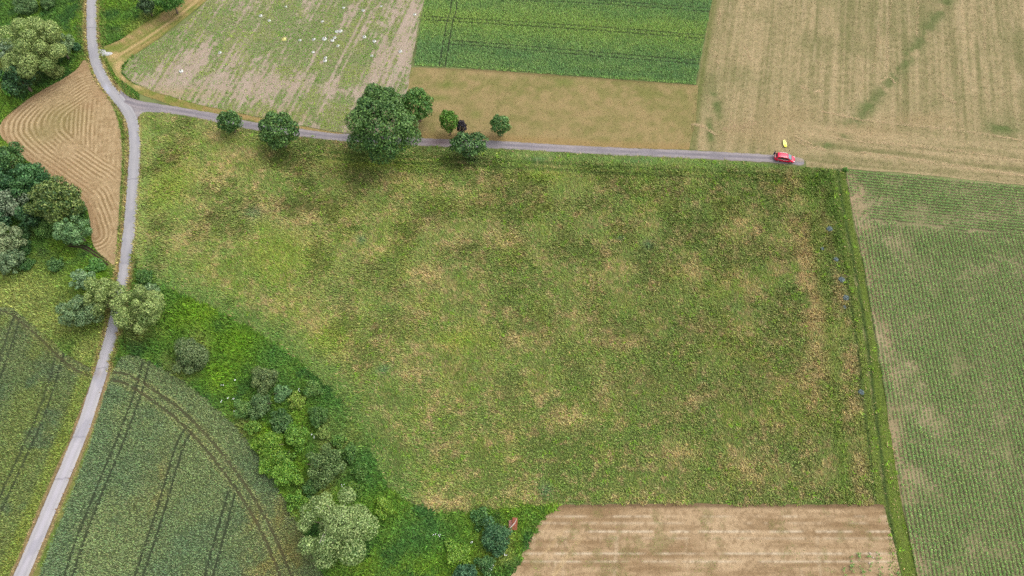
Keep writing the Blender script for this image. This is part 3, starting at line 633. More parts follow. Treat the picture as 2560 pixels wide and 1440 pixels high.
blades_obj('hay_stubble', [hb, sb]+sw, 'short mown stubble with pale loose hay swaths on the far fields', 'hay', 'grass')
tb = stub(TRI, tri_col, 14, (.12, .32), 1.6)
pb = stub(PATHW, path_col, 18, (.15, .4), 1.75)
blades_obj('straw_stubble', [tb, pb], 'cut straw stubble in curved swaths left of the road', 'stubble')
xs, ys = scatter(WEEDY, 34, lambda x, y: 0.34*sm(.42, .62, fbm(x, y, .9, 2, 651))+.66*weed_amt(x, y), wob=.3)
wc = lambda x, y: mix(lin((106, 152, 50)), lin((142, 166, 66)), sm(.4, .65, fbm(x, y, 4, 3, 641)))
w1 = grass(xs, ys, wc, h=(.15, .4), wd=.2, lean=(.5, 1.3), gain=1.35, a=.25)
xs, ys = scatter(WEEDY, 14, wob=.3)
w2 = grass(xs, ys, lambda x, y: np.tile(lin((216, 198, 174)), (len(x), 1)), h=(.2, .5), wd=.1, lean=(1, 1.45), gain=2., a=.2)
blades_obj('field_weeds', [w1, w2], 'patchy green weeds growing in stripes on the pinkish bare soil', 'weeds')
xs, ys = scatter(BARE, 8, lambda x, y: sm(.5, .75, fbm(x, y, 2.2, 3, 930))+.12*sm(20, 8, y), wob=.2)
bw = grass(xs, ys, lambda x, y: np.tile(lin((124, 140, 66)), (len(x), 1)), h=(.1, .3), wd=.14, lean=(.5, 1.3), gain=1.2, a=.25)
blades_obj('sparse_weeds', [bw], 'sparse green weeds on the bare brown field at the bottom', 'weeds')

# maize: arching leaves on each plant, in rows
def maize_plants(xx, yy, nl=5, gain=1.3):
    m = len(xx); amt = np.repeat(.55+.5*maize_amt(xx, yy), nl); x = np.repeat(xx, nl); y = np.repeat(yy, nl); size = amt*np.repeat(rng.uniform(.75, 1.2, m), nl)
    az = rng.uniform(0, 6.283, m*nl); col = jit(mix(lin((100, 144, 74)), lin((156, 182, 106)), rng.random(m*nl))/gain, .22)
    Ls = .23*size*rng.uniform(.7, 1.2, m*nl); wd = .075*size; zb = rng.uniform(.1, .35, m*nl)*size
    dx, dy = np.cos(az), np.sin(az); V = np.empty((m*nl, 2, 3, 3), np.float32)
    def pt(t, s_, zz): return np.stack([x+dx*Ls*t-dy*wd*s_, y+dy*Ls*t+dx*wd*s_, zz], -1)
    b = pt(0, 0, zb); r1 = pt(.55, 1, zb+.2*size); r2 = pt(.55, -1, zb+.2*size); tp = pt(1.1, 0, zb+.1*size)
    V[:, 0] = np.stack([b, r1, r2], 1); V[:, 1] = np.stack([r1, tp, r2], 1)
    return V.reshape(-1, 3, 3), np.repeat(col, 6, 0)
def row_points(org, d, nrm, spacing, step, ok):
    L, Wd = 190, 190
    i, j = np.meshgrid(np.arange(-int(Wd/spacing), int(Wd/spacing)), np.arange(-int(L/step), int(L/step)))
    a = i.ravel()*spacing+rng.normal(0, .035, i.size); b = j.ravel()*step+rng.uniform(-.1, .1, i.size)
    x = org[0]+nrm[0]*a+d[0]*b; y = org[1]+nrm[1]*a+d[1]*b
    k = inside(VIEW, x, y); x, y = x[k], y[k]; k = inside(MAIZE, x, y); x, y = x[k], y[k]
    k = ok(x, y); return x[k], y[k]
BALD = [(2200, 500, 60, 16), (2290, 540, 60, 9), (2240, 560, 50, 12), (2400, 556, 50, 7), (2150, 500, 30, 60), (2240, 455, 34, 10), (2160, 640, 12, 70), (2186, 860, 10, 50), (2420, 478, 34, 9), (2200, 980, 12, 60)  , (2235, 1100, 14, 70)]
def keep(x, y): return rng.random(len(x)) < .5+.5*maize_amt(x, y)-.42*sm(.25, .75, blobs(x, y, BALD)*(.6+.8*fbm(x, y, 1.5, 2, 88)))
hx, hy = row_points(h0, HD, HN, ROW, .17, lambda x, y: (head_d(x, y) < 11.5+2*fbm(x, y, 4, 2, 77)) & keep(x, y))
mx_, my_ = row_points(e0, RD, RN, ROW, .17, lambda x, y: (head_d(x, y) > 11.9+2*fbm(x, y, 4, 2, 77)) & keep(x, y))
bx_, by_ = row_points(e0, RD, RN, 1.3, .3, lambda x, y: np.zeros(len(x), bool))
corner = PP([(2110, 1400), (2180, 1370), (2250, 1440), (2270, 1560), (2095, 1560)])
cx_, cy_ = scatter(corner, 5, lambda x, y: (np.cos(2*np.pi*((x-e0[0])*RN[0]+(y-e0[1])*RN[1])/1.6) > .2)*1.)
blades_obj('maize_crop', [maize_plants(hx, hy), maize_plants(mx_, my_), maize_plants(cx_, cy_)], 'young green maize planted in long rows on pale soil', 'crop')
OE = PP([(2216, 1262), (2236, 1262), (2252, 1280), (2296, 1560), (2275, 1560), (2258, 1460)])


# ------------------------------------------------------------------ trees and bushes
def tube(pts, rad, n=7):
    V, Fc = [], []
    for i, (p, r) in enumerate(zip(pts, rad)):
        p = Vector(p); d = (Vector(pts[min(i+1, len(pts)-1)])-Vector(pts[max(i-1, 0)])).normalized()
        a = d.orthogonal().normalized(); b = d.cross(a)
        for k in range(n):
            t = 2*math.pi*k/n; V.append(p+(a*math.cos(t)+b*math.sin(t))*r)
    for i in range(len(pts)-1):
        for k in range(n): Fc.append((i*n+k, i*n+(k+1) % n, (i+1)*n+(k+1) % n, (i+1)*n+k))
    Fc.append(tuple(range(n))[::-1]); Fc.append(tuple(range((len(pts)-1)*n, len(pts)*n)))
    return V, Fc
def join(parts):
    V, Fc = [], []
    for v, f in parts:
        o = len(V); V += list(v); Fc += [tuple(i+o for i in q) for q in f]
    return V, Fc
def unit(n):
    v = rng.normal(0, 1, (n, 3)); return v/np.linalg.norm(v, axis=1)[:, None]
LEAF_GAIN = 1.6
def leaves(lobes, leaf, base, tip, dens=1.5, jn=.55, thin=.1, squash=.55):
    """leaf sprays over the skin of every lobe, pointing outwards; those buried in other lobes are dropped"""
    Vs, Cs = [], []
    L = np.array(lobes)
    for i, (cx, cy, cz, rx, ry, rz) in enumerate(lobes):
        area = 4*np.pi*((rx*ry)**1.6/3+(rx*rz)**1.6/3+(ry*rz)**1.6/3)**(1/1.6)
        n = int(area*dens/(leaf*leaf*squash))
        d = unit(n); d = d[d[:, 2] > -.55]; n = len(d)
        f = 1-np.abs(rng.normal(0, thin, n))+rng.normal(0, .03, n); f = np.where(rng.random(n) < .25, f*rng.uniform(.6, .85, n), f)
        p = np.array([cx, cy, cz])+d*np.array([rx, ry, rz])*f[:, None]
        q = np.full(n, 9.)
        for j in range(len(L)):
            if j != i: q = np.minimum(q, (((p-L[j, :3])/L[j, 3:])**2).sum(1))
        k = (q > .45) & (p[:, 2] > .05); p, d = p[k], d[k]; n = len(p)
        nr = d/np.array([rx, ry, rz]); nr /= np.linalg.norm(nr, axis=1)[:, None]
        nr = nr+rng.normal(0, jn, (n, 3)); nr /= np.linalg.norm(nr, axis=1)[:, None]
        a = np.cross(nr, unit(n)); a /= np.linalg.norm(a, axis=1)[:, None]+1e-9; b = np.cross(nr, a)
        s_ = leaf*rng.uniform(.6, 1.35, n)[:, None]
        V = np.stack([p-a*s_*.5, p+b*s_*.5*squash-nr*s_*.06, p+a*s_*.5, p-b*s_*.5*squash-nr*s_*.06], 1)
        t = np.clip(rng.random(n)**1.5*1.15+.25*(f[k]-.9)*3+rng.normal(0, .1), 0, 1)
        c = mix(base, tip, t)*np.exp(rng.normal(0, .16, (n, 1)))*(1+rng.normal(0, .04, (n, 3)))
        Vs.append(V); Cs.append(np.repeat(c, 4, 0))
    V = np.concatenate(Vs).reshape(-1, 3); return V, np.concatenate(Cs)/LEAF_GAIN
def lobes_of(style, rx, ry, rz, zc, seed):
    r_ = random.Random(seed); L = []
    k0 = .5 if style == 'willow' else .7; L.append((0, 0, zc-(.35 if style == 'willow' else .15)*rz, rx*k0, ry*k0, rz*.72))
    if style == 'round':                       # dense even crown with shallow bumps
        L.append((0, 0, zc, rx*.86, ry*.86, rz*.86)); n = 16
        for k in range(n):
            z = 1-1.55*(k+.5)/n; a = k*2.39996+r_.uniform(-.3, .3); h = math.sqrt(max(0, 1-z*z)); q = r_.uniform(.24, .36)
            L.append((rx*.74*h*math.cos(a), ry*.74*h*math.sin(a), zc+rz*.72*z, rx*q, ry*q, rz*q))
    elif style == 'willow':                    # heaped puffs
        n = 22
        for k in range(n):
            z = 1-1.5*(k+.5)/n; a = k*2.39996+r_.uniform(-.45, .45); h = math.sqrt(max(0, 1-z*z)); q = r_.uniform(.13, .34); e = r_.uniform(.55, .95)
            L.append((rx*e*h*math.cos(a), ry*e*h*math.sin(a), zc+rz*e*z, rx*q*1.15, ry*q*1.15, rz*q*1.05))
    elif style == 'loose':                     # broken crown, several boughs
        L.append((0, 0, zc-.2*rz, rx*.55, ry*.55, rz*.6)); n = 13
        for k in range(n):
            z = 1-1.4*(k+.5)/n; a = k*2.39996+r_.uniform(-.7, .7); h = math.sqrt(max(0, 1-z*z)); q = r_.uniform(.2, .4); e = r_.uniform(.5, .85)
            L.append((rx*e*h*math.cos(a), ry*e*h*math.sin(a), zc+rz*e*z, rx*q, ry*q, rz*q*.9))
    else:                                      # 'bush': low uneven dome down to the ground
        L.append((0, 0, zc*.7, rx*.66, ry*.66, rz*.8)); n = 11
        for k in range(n):
            a = k*2.39996+r_.uniform(-.8, .8); e = math.sqrt((k+.5)/n)*r_.uniform(.55, .95); q = r_.uniform(.16, .4)
            L.append((rx*e*math.cos(a), ry*e*math.sin(a), zc+rz*(.62-.75*e*e)*r_.uniform(.8, 1.15), rx*q, ry*q, rz*q))
    return L
SEED = [100]
def tree(name, label, cat, px, py, rpx, style, base, tip, group=None, ry=1.0, tall=None, leaf=None, extra=(), dens=2.0, twigs=0):
    SEED[0] += 1
    s_ = scale_at(py); r = rpx/s_
    rz = (tall or {'round': .85, 'willow': .8, 'loose': .85, 'bush': .7}[style])*r
    zc = {'round': rz+.25*r+.6, 'willow': rz+.25*r, 'loose': rz+.2*r, 'bush': rz*.55}[style]
    s_ = (F*CA+(py-720)*SA)/(CAM_H-zc); r = rpx/s_
    x, y = P(px, py, zc)
    L = lobes_of(style, r, r*ry, rz, zc, SEED[0])
    for (qx, qy, qr, qz) in extra:               # further boughs seen in the photo
        z = zc*qz; ex, ey = P(qx, qy, z); er = qr/s_
        L += [(a+ex-x, b+ey-y, c-zc+z, d, e, f) for (a, b, c, d, e, f) in lobes_of(style, er, er, er*.8, zc, SEED[0]+500)]
    root = bpy.data.objects.new(name, None); C.link(root); root.location = (x, y, 0); root.empty_display_size = .5
    tag(root, label, cat, group)
    lf = leaf or {'round': .52, 'willow': .34, 'loose': .5, 'bush': .3}[style]
    lf = max(.18, min(lf, r*.14+.12))
    k_ = {'round': .98, 'willow': 1.3, 'loose': 1.08, 'bush': 1.22}[style]
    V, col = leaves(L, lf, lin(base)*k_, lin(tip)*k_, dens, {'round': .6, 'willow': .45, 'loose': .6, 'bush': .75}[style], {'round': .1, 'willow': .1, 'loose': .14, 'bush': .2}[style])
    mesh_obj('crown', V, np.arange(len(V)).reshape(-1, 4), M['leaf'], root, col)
    tr = max(.05, r*.06); r_ = random.Random(SEED[0]); top = zc+rz*.3
    parts = [tube([(0, 0, -.1), (tr*.3, 0, top*.3), (-tr*.4, tr*.3, top*.65), (0, 0, top)], [tr*1.35, tr, tr*.75, tr*.25])]
    for k in range(6 if style != 'bush' else 5):
        a = k*2.4+r_.uniform(-.4, .4); z0 = top*r_.uniform(.25, .6); e = r_.uniform(.5, .8)
        q = Vector((math.cos(a)*r*e, math.sin(a)*r*ry*e, min(zc+rz*.25, z0+r*.6)))
        parts.append(tube([(0, 0, z0), q*.5+Vector((0, 0, z0*.5+.1*r)), q], [tr*.6, tr*.38, tr*.12], 5))
    V, Fc = join(parts); mesh_obj('trunk', V, Fc, M['bark'], root)
    if twigs:
        for k in range(twigs):
            a = r_.uniform(0, 6.28); b = Vector((math.cos(a)*r*.2, math.sin(a)*r*.2, zc+rz*.55)); e = b+Vector((math.cos(a+.6)*r*.35, math.sin(a+.6)*r*.35, rz*.35))
            V, Fc = tube([b, (b+e)/2+Vector((0, 0, .3)), e], [.09, .07, .03], 5)
            mesh_obj('bare_branch', V, Fc, BARE_M, root)
    return root
BARE_M = material('dead_wood', attr=False, color=(.42, .38, .33), grain=.2, gsize=.2)
DK, DKT = (46, 86, 38), (116, 156, 78)
ROW = 'trees along the gravel track'
tree('broadleaf_tree', 'small round dark green tree, nearest to the road junction of the track trees', 'tree', 574, 304, 31, 'round', DK, DKT, ROW)
tree('broadleaf_tree', 'middle-sized round dark green tree, second from the junction along the track', 'tree', 696, 326, 50, 'round', DK, DKT, ROW)
tree('broadleaf_tree', 'largest tree of the scene, broad dark green crown hanging over the track', 'tree', 958, 322, 92, 'round', (46, 88, 38), (118, 156, 78), ROW, extra=[(948, 262, 58, 1.15)], ry=.92)
tree('broadleaf_tree', 'brighter green rounded tree standing behind the largest tree, at the field corner', 'tree', 1043, 262, 42, 'round', (60, 108, 40), (128, 172, 84), ROW, ry=1.05, tall=1.0)
tree('broadleaf_tree', 'slim light green tree beside the small purple-leaved tree', 'tree', 1122, 304, 24, 'round', (72, 122, 38), (128, 172, 66), ROW, tall=1.5)
tree('purple_tree', 'small dark purple-leaved tree between two green trees on the track', 'tree', 1154, 318, 14, 'round', (46, 42, 50), (84, 76, 84), ROW, tall=1.5)
tree('broadleaf_tree', 'wide low dark green tree covering the track south of the purple tree', 'tree', 1171, 360, 50, 'round', (46, 88, 42), (116, 154, 86), ROW, ry=.72, tall=.55)
tree('broadleaf_tree', 'small green tree standing alone in the mown grass, last of the track trees', 'tree', 1251, 313, 26, 'round', (60, 106, 48), (124, 164, 88), ROW, tall=1.1)
WL, WLT = (90, 114, 54), (164, 180, 106)
WB, WBT = (70, 98, 60), (134, 158, 106)
OL, OLT = (72, 96, 48), (130, 150, 84)
TL = 'trees in the upper left corner'
tree('willow_tree', 'large pale yellow-green willow with heaped puffs, upper left corner', 'tree', 88, 122, 72, 'willow', WL, WLT, TL, extra=[(60, 160, 40, .9), (100, 95, 40, 1.1)])
tree('willow_tree', 'grey-green willow bush leaning right of the large pale willow', 'tree', 148, 116, 38, 'willow', WB, WBT, TL)
tree('bush', 'small dark green bush close to the road edge, right of the willows', 'bush', 190, 117, 16, 'bush', (38, 78, 44), (86, 128, 80), TL)
tree('willow_tree', 'silvery blue-green willow at the left rim of the large pale willow', 'tree', 16, 122, 26, 'willow', (90, 118, 82), (156, 178, 140), TL)
tree('broadleaf_tree', 'dark teal-green tree below the large pale willow', 'tree', 46, 192, 48, 'loose', (32, 68, 38), (80, 120, 66), TL)
tree('bush', 'bright fresh green bush at the left edge, bordering the mown triangle', 'bush', 22, 226, 17, 'bush', (72, 134, 40), (134, 186, 72), TL)
tree('bush', 'bright green bush cut by the left edge, above the round fresh green one', 'bush', 0, 192, 19, 'bush', (70, 128, 42), (128, 180, 72), TL)
tree('bush', 'light olive bush between dark tree and mown triangle tip', 'bush', 140, 180, 26, 'bush', (104, 124, 62), (158, 172, 98), TL)
tree('bush', 'grey-green scrub bush at the top edge left of the road', 'bush', 68, 14, 34, 'bush', (64, 98, 52), (122, 152, 92), TL)
tree('bush', 'dark green scrub bush at the top edge, nearer the road', 'bush', 118, 6, 26, 'bush', (58, 92, 46), (112, 142, 80), TL)
tree('evergreen_shrub', 'dark grey-green evergreen shrub at the top edge right of the road', 'shrub', 366, 14, 24, 'loose', (44, 72, 44), (96, 122, 78), TL, tall=1.1)
tree('broadleaf_tree', 'bright green tree at the top edge beside the field path', 'tree', 424, -4, 36, 'round', (58, 112, 40), (112, 162, 74), TL)
WD = 'trees of the wood on the left'
tree('broadleaf_tree', 'dark blue-green tree at the upper tip of the left wood', 'tree', 22, 396, 44, 'loose', (46, 86, 40), (102, 142, 74), WD)
tree('broadleaf_tree', 'dark green tree of the left wood next to the mown triangle', 'tree', 86, 440, 44, 'loose', (40, 84, 44), (92, 138, 78), WD)
tree('broadleaf_tree', 'broad olive-green tree with yellowish leaf tips, largest in the left wood', 'tree', 138, 506, 74, 'loose', (54, 86, 40), (138, 154, 78), WD, ry=.85, extra=[(175, 500, 36, .8)])
tree('whitebeam_tree', 'pale silvery grey-green tree inside the left wood', 'tree', 22, 508, 44, 'loose', (78, 102, 70), (158, 174, 138), WD)
tree('willow_tree', 'grey-green willow at the left edge below the silvery tree', 'tree', 14, 598, 42, 'willow', (96, 116, 76), (152, 164, 116), WD)
tree('willow_tree', 'dull dark green willow at the left edge, lowest of the wood', 'tree', 28, 652, 34, 'willow', (66, 94, 62), (122, 142, 98), WD)
tree('willow_tree', 'soft blue-green round willow at the end of the dark ditch', 'tree', 186, 578, 40, 'willow', (66, 104, 60), (124, 158, 100), WD, tall=.9)
tree('bush', 'fresh green bush between olive tree and blue-green willow', 'bush', 112, 572, 34, 'bush', (72, 116, 48), (132, 168, 86), WD)
tree('bush', 'small blue-green bush in the hollow of the left wood', 'bush', 64, 586, 18, 'bush', (64, 104, 54), (116, 152, 92), WD)
tree('bush', 'small dark green bush standing alone in grass below the left wood', 'bush', 140, 662, 24, 'bush', (46, 86, 42), (110, 146, 80), WD)
tree('bramble_bush', 'glossy green bramble bush along the dark ditch', 'bush', 240, 664, 30, 'bush', (58, 108, 42), (122, 168, 82), WD, tall=.35)
for lb, px, py, r, st_, b_, t_ in [
    ('dark green tree at the left edge between the wood tip and the silvery tree', 4, 452, 40, 'loose', (40, 82, 46), (90, 134, 78)),
    ('deep green tree filling the gap above the broad olive tree', 56, 474, 40, 'loose', (42, 84, 42), (96, 138, 74)),
    ('dark tree between silvery tree and broad olive tree, in the middle of the wood', 78, 540, 36, 'loose', (40, 78, 42), (90, 128, 74)),
    ('dark blue-green tree at the left edge above the grey-green willow', 0, 552, 32, 'loose', (38, 76, 48), (86, 122, 80)),
    ('dark bush in shade right of the grey-green willow', 56, 622, 28, 'bush', (40, 80, 40), (92, 130, 70)),
    ('green bush under the right rim of the broad olive tree', 196, 522, 24, 'bush', (50, 88, 42), (112, 142, 76)),
    ('dark green low bush at the foot of the lowest left willow', 66, 662, 22, 'bush', (48, 90, 42), (100, 138, 72))]:
    tree('wood_tree' if st_ == 'loose' else 'bush', lb, 'tree' if st_ == 'loose' else 'bush', px, py, r, st_, b_, t_, WD)
RWL = 'willows overhanging the road'
tree('willow_tree', 'pale yellow-green willow crown left of the road gap, over the asphalt', 'tree', 266, 738, 47, 'willow', WL, WLT, RWL, tall=1.0)
tree('willow_tree', 'largest pale willow overhanging the road, on its right side', 'tree', 346, 774, 62, 'willow', WL, WLT, RWL, tall=.85)
tree('willow_tree', 'blue-grey willow on the left side of the road willows', 'tree', 198, 780, 47, 'willow', WB, WBT, RWL)
tree('willow_tree', 'small grey-green willow above the road willows, left of the asphalt', 'tree', 204, 703, 28, 'willow', (88, 120, 80), (140, 168, 120), RWL)
tree('willow_tree', 'small grey-green willow behind the largest road willow, by the meadow', 'tree', 374, 732, 27, 'willow', WB, WBT, RWL)
HG = 'bushes of the hedge strip'
tree('bush', 'round dull olive-green bush alone between wheat and bright nettles', 'bush', 480, 892, 57, 'bush', (70, 94, 52), (134, 150, 98), tall=.75)
def hb_(label, px, py, r, b, t, style='bush', **k): tree('hedge_bush', label, 'bush', px, py, r*1.1, style, b, t, HG, **k)
hb_('dull olive bush at the upper end of the hedge strip', 664, 948, 36, (74, 98, 54), (132, 148, 88))
hb_('pale blue-green small bush beside the white-flowered elder', 704, 984, 24, (68, 108, 62), (128, 164, 104))
hb_('grey-green bush left of the pale blue-green one in the hedge', 652, 1012, 34, (64, 96, 52), (120, 146, 88))
hb_('yellow-green elder with white flowers in the hedge strip', 742, 1002, 22, (100, 136, 44), (164, 180, 84))
hb_('dark green bush below the white-flowered elder', 704, 1056, 36, (48, 84, 40), (104, 136, 74))
hb_('green bush on the meadow side of the hedge, near its upper end', 782, 972, 26, (68, 108, 46), (124, 152, 78))
hb_('bright yellow-green bush bulging towards the wheat', 676, 1118, 42, (76, 122, 32), (142, 172, 62))
hb_('bright green bush in the middle of the hedge strip', 742, 1092, 36, (70, 118, 34), (134, 168, 66))
hb_('round grey-green bush right above the big hedge willow', 814, 1162, 52, (64, 94, 46), (126, 148, 86))
hb_('bright green bush on the wheat edge, left of the grey-green bush', 716, 1186, 40, (74, 124, 34), (140, 174, 66))
hb_('bright green small bush on the wheat edge, nearest the big willow', 742, 1252, 28, (72, 122, 36), (136, 170, 66))
hb_('olive small bush with white blossom on the hedge crest', 806, 1084, 20, (88, 118, 48), (150, 166, 88))
hb_('dark green small bush between grey-green bush and big willow', 884, 1222, 22, (56, 98, 34), (122, 152, 60))
tree('willow_tree', 'large silvery-green willow with bare branches showing, bottom of the hedge', 'tree', 840, 1314, 98, 'willow', (88, 114, 58), (160, 178, 112), twigs=5, tall=.7)
hb_('dark bluish-green bush beside the rusty sheet', 1240, 1346, 48, (36, 78, 46), (100, 140, 90))
hb_('dark blue-green bush cut by the bottom edge', 1166, 1436, 34, (34, 76, 48), (90, 130, 90))
hb_('yellow-green bush right of the big hedge willow', 960, 1268, 26, (88, 130, 34), (146, 172, 66))
hb_('yellow-green low bush among weeds near the bottom edge', 1140, 1382, 34, (86, 132, 36), (146, 176, 70), tall=.4)
hb_('dark green low bush at the meadow corner above the bluish bush', 1196, 1292, 26, (52, 96, 44), (104, 142, 74), tall=.5)
for lb, px, py, r, b_, t_ in [
    ('mid-green bush on the wheat edge at the upper end of the hedge', 610, 1024, 30, (66, 106, 46), (122, 152, 78)),
    ('deep green bush on the meadow side of the bright middle bush', 796, 1040, 32, (54, 92, 40), (106, 138, 68)),
    ('deep green bush on the meadow side of the round grey-green bush', 872, 1136, 26, (60, 100, 42), (110, 142, 68)),
    ('green bush between the two bright bushes of the hedge crest', 712, 1146, 28, (66, 112, 34), (126, 160, 64)),
    ('dark green bush tucked between yellow-green bush and willow crown', 780, 1216, 26, (50, 90, 40), (108, 140, 72)),
    ('green bush below the deep green one on the meadow side', 900, 1180, 24, (62, 104, 40), (114, 146, 66)),
    ('small bright bush on the wheat edge below the mid-green one', 632, 1066, 24, (74, 118, 38), (136, 166, 68)),
    ('bright green bush on the wheat edge halfway down the hedge', 668, 1162, 26, (78, 126, 34), (142, 174, 66)),
    ('green bush on the hedge crest above the round grey-green bush', 846, 1102, 22, (66, 108, 40), (122, 152, 70)),
    ('small green bush touching the dark blue-green one at the bottom', 1216, 1412, 26, (50, 96, 48), (110, 146, 84))]:
    hb_(lb, px, py, r, b_, t_)
tree('bush', 'tiny bright green bush at the top corner of the maize field', 'bush', 2114, 424, 8, 'bush', (70, 128, 42), (110, 160, 66))
tree('bush', 'dark green bush on the road verge below the meadow edge', 'bush', 362, 694, 26, 'bush', (58, 100, 44), (112, 146, 72), tall=.5)

# ------------------------------------------------------------------ small things in the fields
def empty(name, x, y, z=0, rz=0):
    o = bpy.data.objects.new(name, None); C.link(o); o.location = (x, y, z); o.rotation_euler = (0, 0, rz); o.empty_display_size = .5
    return o
def clump_mesh(name, base, tip, r, n=90, ring=.0, leaf=.2, h=.3, seed=3):
    """a rosette: leaf faces over a low dome, optionally open in the middle"""
    g = np.random.default_rng(seed); a = g.uniform(0, 6.283, n); q = np.sqrt(g.uniform(ring*ring, 1, n))*r
    p = np.stack([q*np.cos(a), q*np.sin(a), .08+h*np.sqrt(np.clip(1-(q/r)**2*.85, 0, 1))*g.uniform(.75, 1, n)], 1)
    nr = np.stack([np.cos(a)*q/r, np.sin(a)*q/r, np.full(n, .9)], 1)+g.normal(0, .35, (n, 3)); nr /= np.linalg.norm(nr, axis=1)[:, None]
    t = np.cross(nr, g.normal(0, 1, (n, 3))); t /= np.linalg.norm(t, axis=1)[:, None]; b = np.cross(nr, t)
    s_ = leaf*g.uniform(.6, 1.3, n)[:, None]
    V = np.stack([p-t*s_*.5, p+b*s_*.35, p+t*s_*.5, p-b*s_*.35], 1).reshape(-1, 3)
    col = np.repeat(mix(lin(base), lin(tip), g.random(n))/1.35, 4, 0)
    return V, np.arange(len(V)).reshape(-1, 4), col
def clumps(name, cat, group, spots, base, tip, ring, leaf=.2, h=.3, mat='leaf'):
    src = None
    for i, (px, py, rp, label) in enumerate(spots):
        r = rp/scale_at(py); x, y = P(px, py)
        if src is None:
            V, f, col = clump_mesh(name, base, tip, 1, 150, ring, leaf/r, h/r); src = mesh_obj(name, V, f, M[mat], col=col); o = src
        else: o = src.copy(); C.link(o)
        o.location = (x, y, 0); o.scale = (r, r, r); o.rotation_euler = (0, 0, i*1.7); tag(o, label, cat, group)
WS = [(652, 40, 4.4, 'round white clump, left one of the pair at the upper left of the weedy field'),
      (673, 52, 3.8, 'round white clump, right one of the pair at the upper left of the weedy field'),
      (842, 80, 4.4, 'white clump touching the largest ring-shaped one in the middle of the weedy field'),
      (851, 79, 5.2, 'large white ring-shaped clump, right of the one it touches'),
      (785, 99, 4.0, 'white clump midway between the yellow clump and the touching white pair'),
      (811, 98, 5.6, 'broadest white clump in the row right of the yellow clump'),
      (831, 102, 4.6, 'lower white clump of the touching pair below the ring-shaped one'),
      (837, 95, 4.2, 'upper white clump of the touching pair below the ring-shaped one'),
      (845, 115, 3.6, 'small white clump just below the touching pair'),
      (783, 131, 3.6, 'lone white clump left of the lowest white pair'),
      (813, 153, 4.8, 'lower white clump of the lowest touching pair in the weedy field'),
      (814, 145, 4.0, 'upper white clump of the lowest touching pair in the weedy field'),
      (911, 93, 4.6, 'lone white ring-shaped clump on the pale stripe right of the field centre'),
      (936, 104, 4.4, 'white clump right of the lone ring-shaped one'),
      (930, 140, 3.4, 'small white clump on bare soil below the ring-shaped one'),
      (1001, 129, 4.6, 'white clump nearest the barley, at the right edge of the weedy field'),
      (908, 27, 3.8, 'lone white clump high up in the right half of the weedy field'),
      (859, 20, 3.4, 'faint white clump near the top edge, left of the lone high one'),
      (953, 16, 3.0, 'tiny white clump nearest the top edge in the right half'),
      (806, 54, 3.4, 'lone white clump between the upper pair and the field centre'),
      (750, 101, 3.6, 'faint white clump directly right of the yellow clump'),
      (1037, 37, 3.8, 'white clump on the reddish margin beside the barley, upper right'),
      (715, 17, 3.0, 'tiny white clump nearest the top edge in the left half'),
      (550, 132, 4.2, 'lone white clump on bare soil in the left part of the weedy field'),
      (453, 179, 5.0, 'leftmost white clump, nearest to the bend of the field path')]
clumps('white_clump', 'clump', 'white clumps on the weedy field', WS, (204, 206, 196), (240, 240, 234), .35, .24, .3)
clumps('yellow_clump', 'clump', None, [(710, 99, 6, 'single pale yellow round clump on the weedy striped field')], (206, 200, 120), (240, 232, 160), 0., .3, .35)
BS = [(2073, 573, 7, 'topmost blue-grey plant on the grass strip beside the maize'), (2055, 622, 4.5, 'small blue-grey plant set farthest left of the strip beside the maize'), (2089, 649, 6, 'third blue-grey plant from the top beside the maize'), (2103, 700, 7.5, 'fourth blue-grey plant from the top beside the maize'), (2114, 745, 7, 'upper blue-grey plant of the close pair beside the maize'), (2111, 768, 4.5, 'lower, smaller blue-grey plant of the close pair beside the maize'), (2152, 981, 7, 'lowest blue-grey plant, alone far down the strip beside the maize')]
clumps('blue_plant', 'plant', 'blue-grey plants beside the maize', BS, (88, 106, 108), (130, 146, 148), 0, .26, .5)
# spilled white gravel at the road edge
gp = smooth(PP([(246, 125), (256, 122), (263, 126), (266, 130), (276, 130), (282, 134), (272, 139), (262, 140), (254, 143), (251, 136)]), 3, True)
def gcol(x, y): return mix(lin((238, 238, 238)), lin((206, 204, 200)), fbm(x, y, .8, 3, 950))
g_o = sheet('gravel_heap', gp, .18, .03, gcol, M['gravel'], kind=None)
for v in g_o.data.vertices:
    e = float(pdist(gp, np.array([v.co.x]), np.array([v.co.y]), True)[0][0]); v.co.z = .02+min(e, .8)*.28+random.uniform(0, .07)*min(1, e*4)
tag(g_o, 'bright white gravel spilled beside the bend of the road', 'gravel')
# pale stones at the edge of the bare field
def stone(x, y, r, seed):
    bm = bmesh.new(); bmesh.ops.create_icosphere(bm, subdivisions=2, radius=r); q = random.Random(seed)
    for v in bm.verts: v.co *= q.uniform(.82, 1.12); v.co.z *= .65
    me = bpy.data.meshes.new('stone'); bm.to_mesh(me); bm.free(); me.materials.append(STONE)
    o = bpy.data.objects.new('stone', me); C.link(o); o.location = (x, y, r*.4); return o
STONE = material('pale_stone', attr=False, color=(.28, .22, .17), grain=.25, gsize=.15, bump=.3)
for i, (px, py, r, lb) in enumerate([(2175, 1384, .24, 'pale stone in the bottom right corner of the bare field, topmost of three'), (2182, 1394, .18, 'smallest pale stone between two others near the bare field corner'), (2173, 1408, .22, 'pale stone near the bare field corner, lowest of three')]):
    tag(stone(*P(px, py), r, i), lb, 'stone', 'stones at the bare field corner')
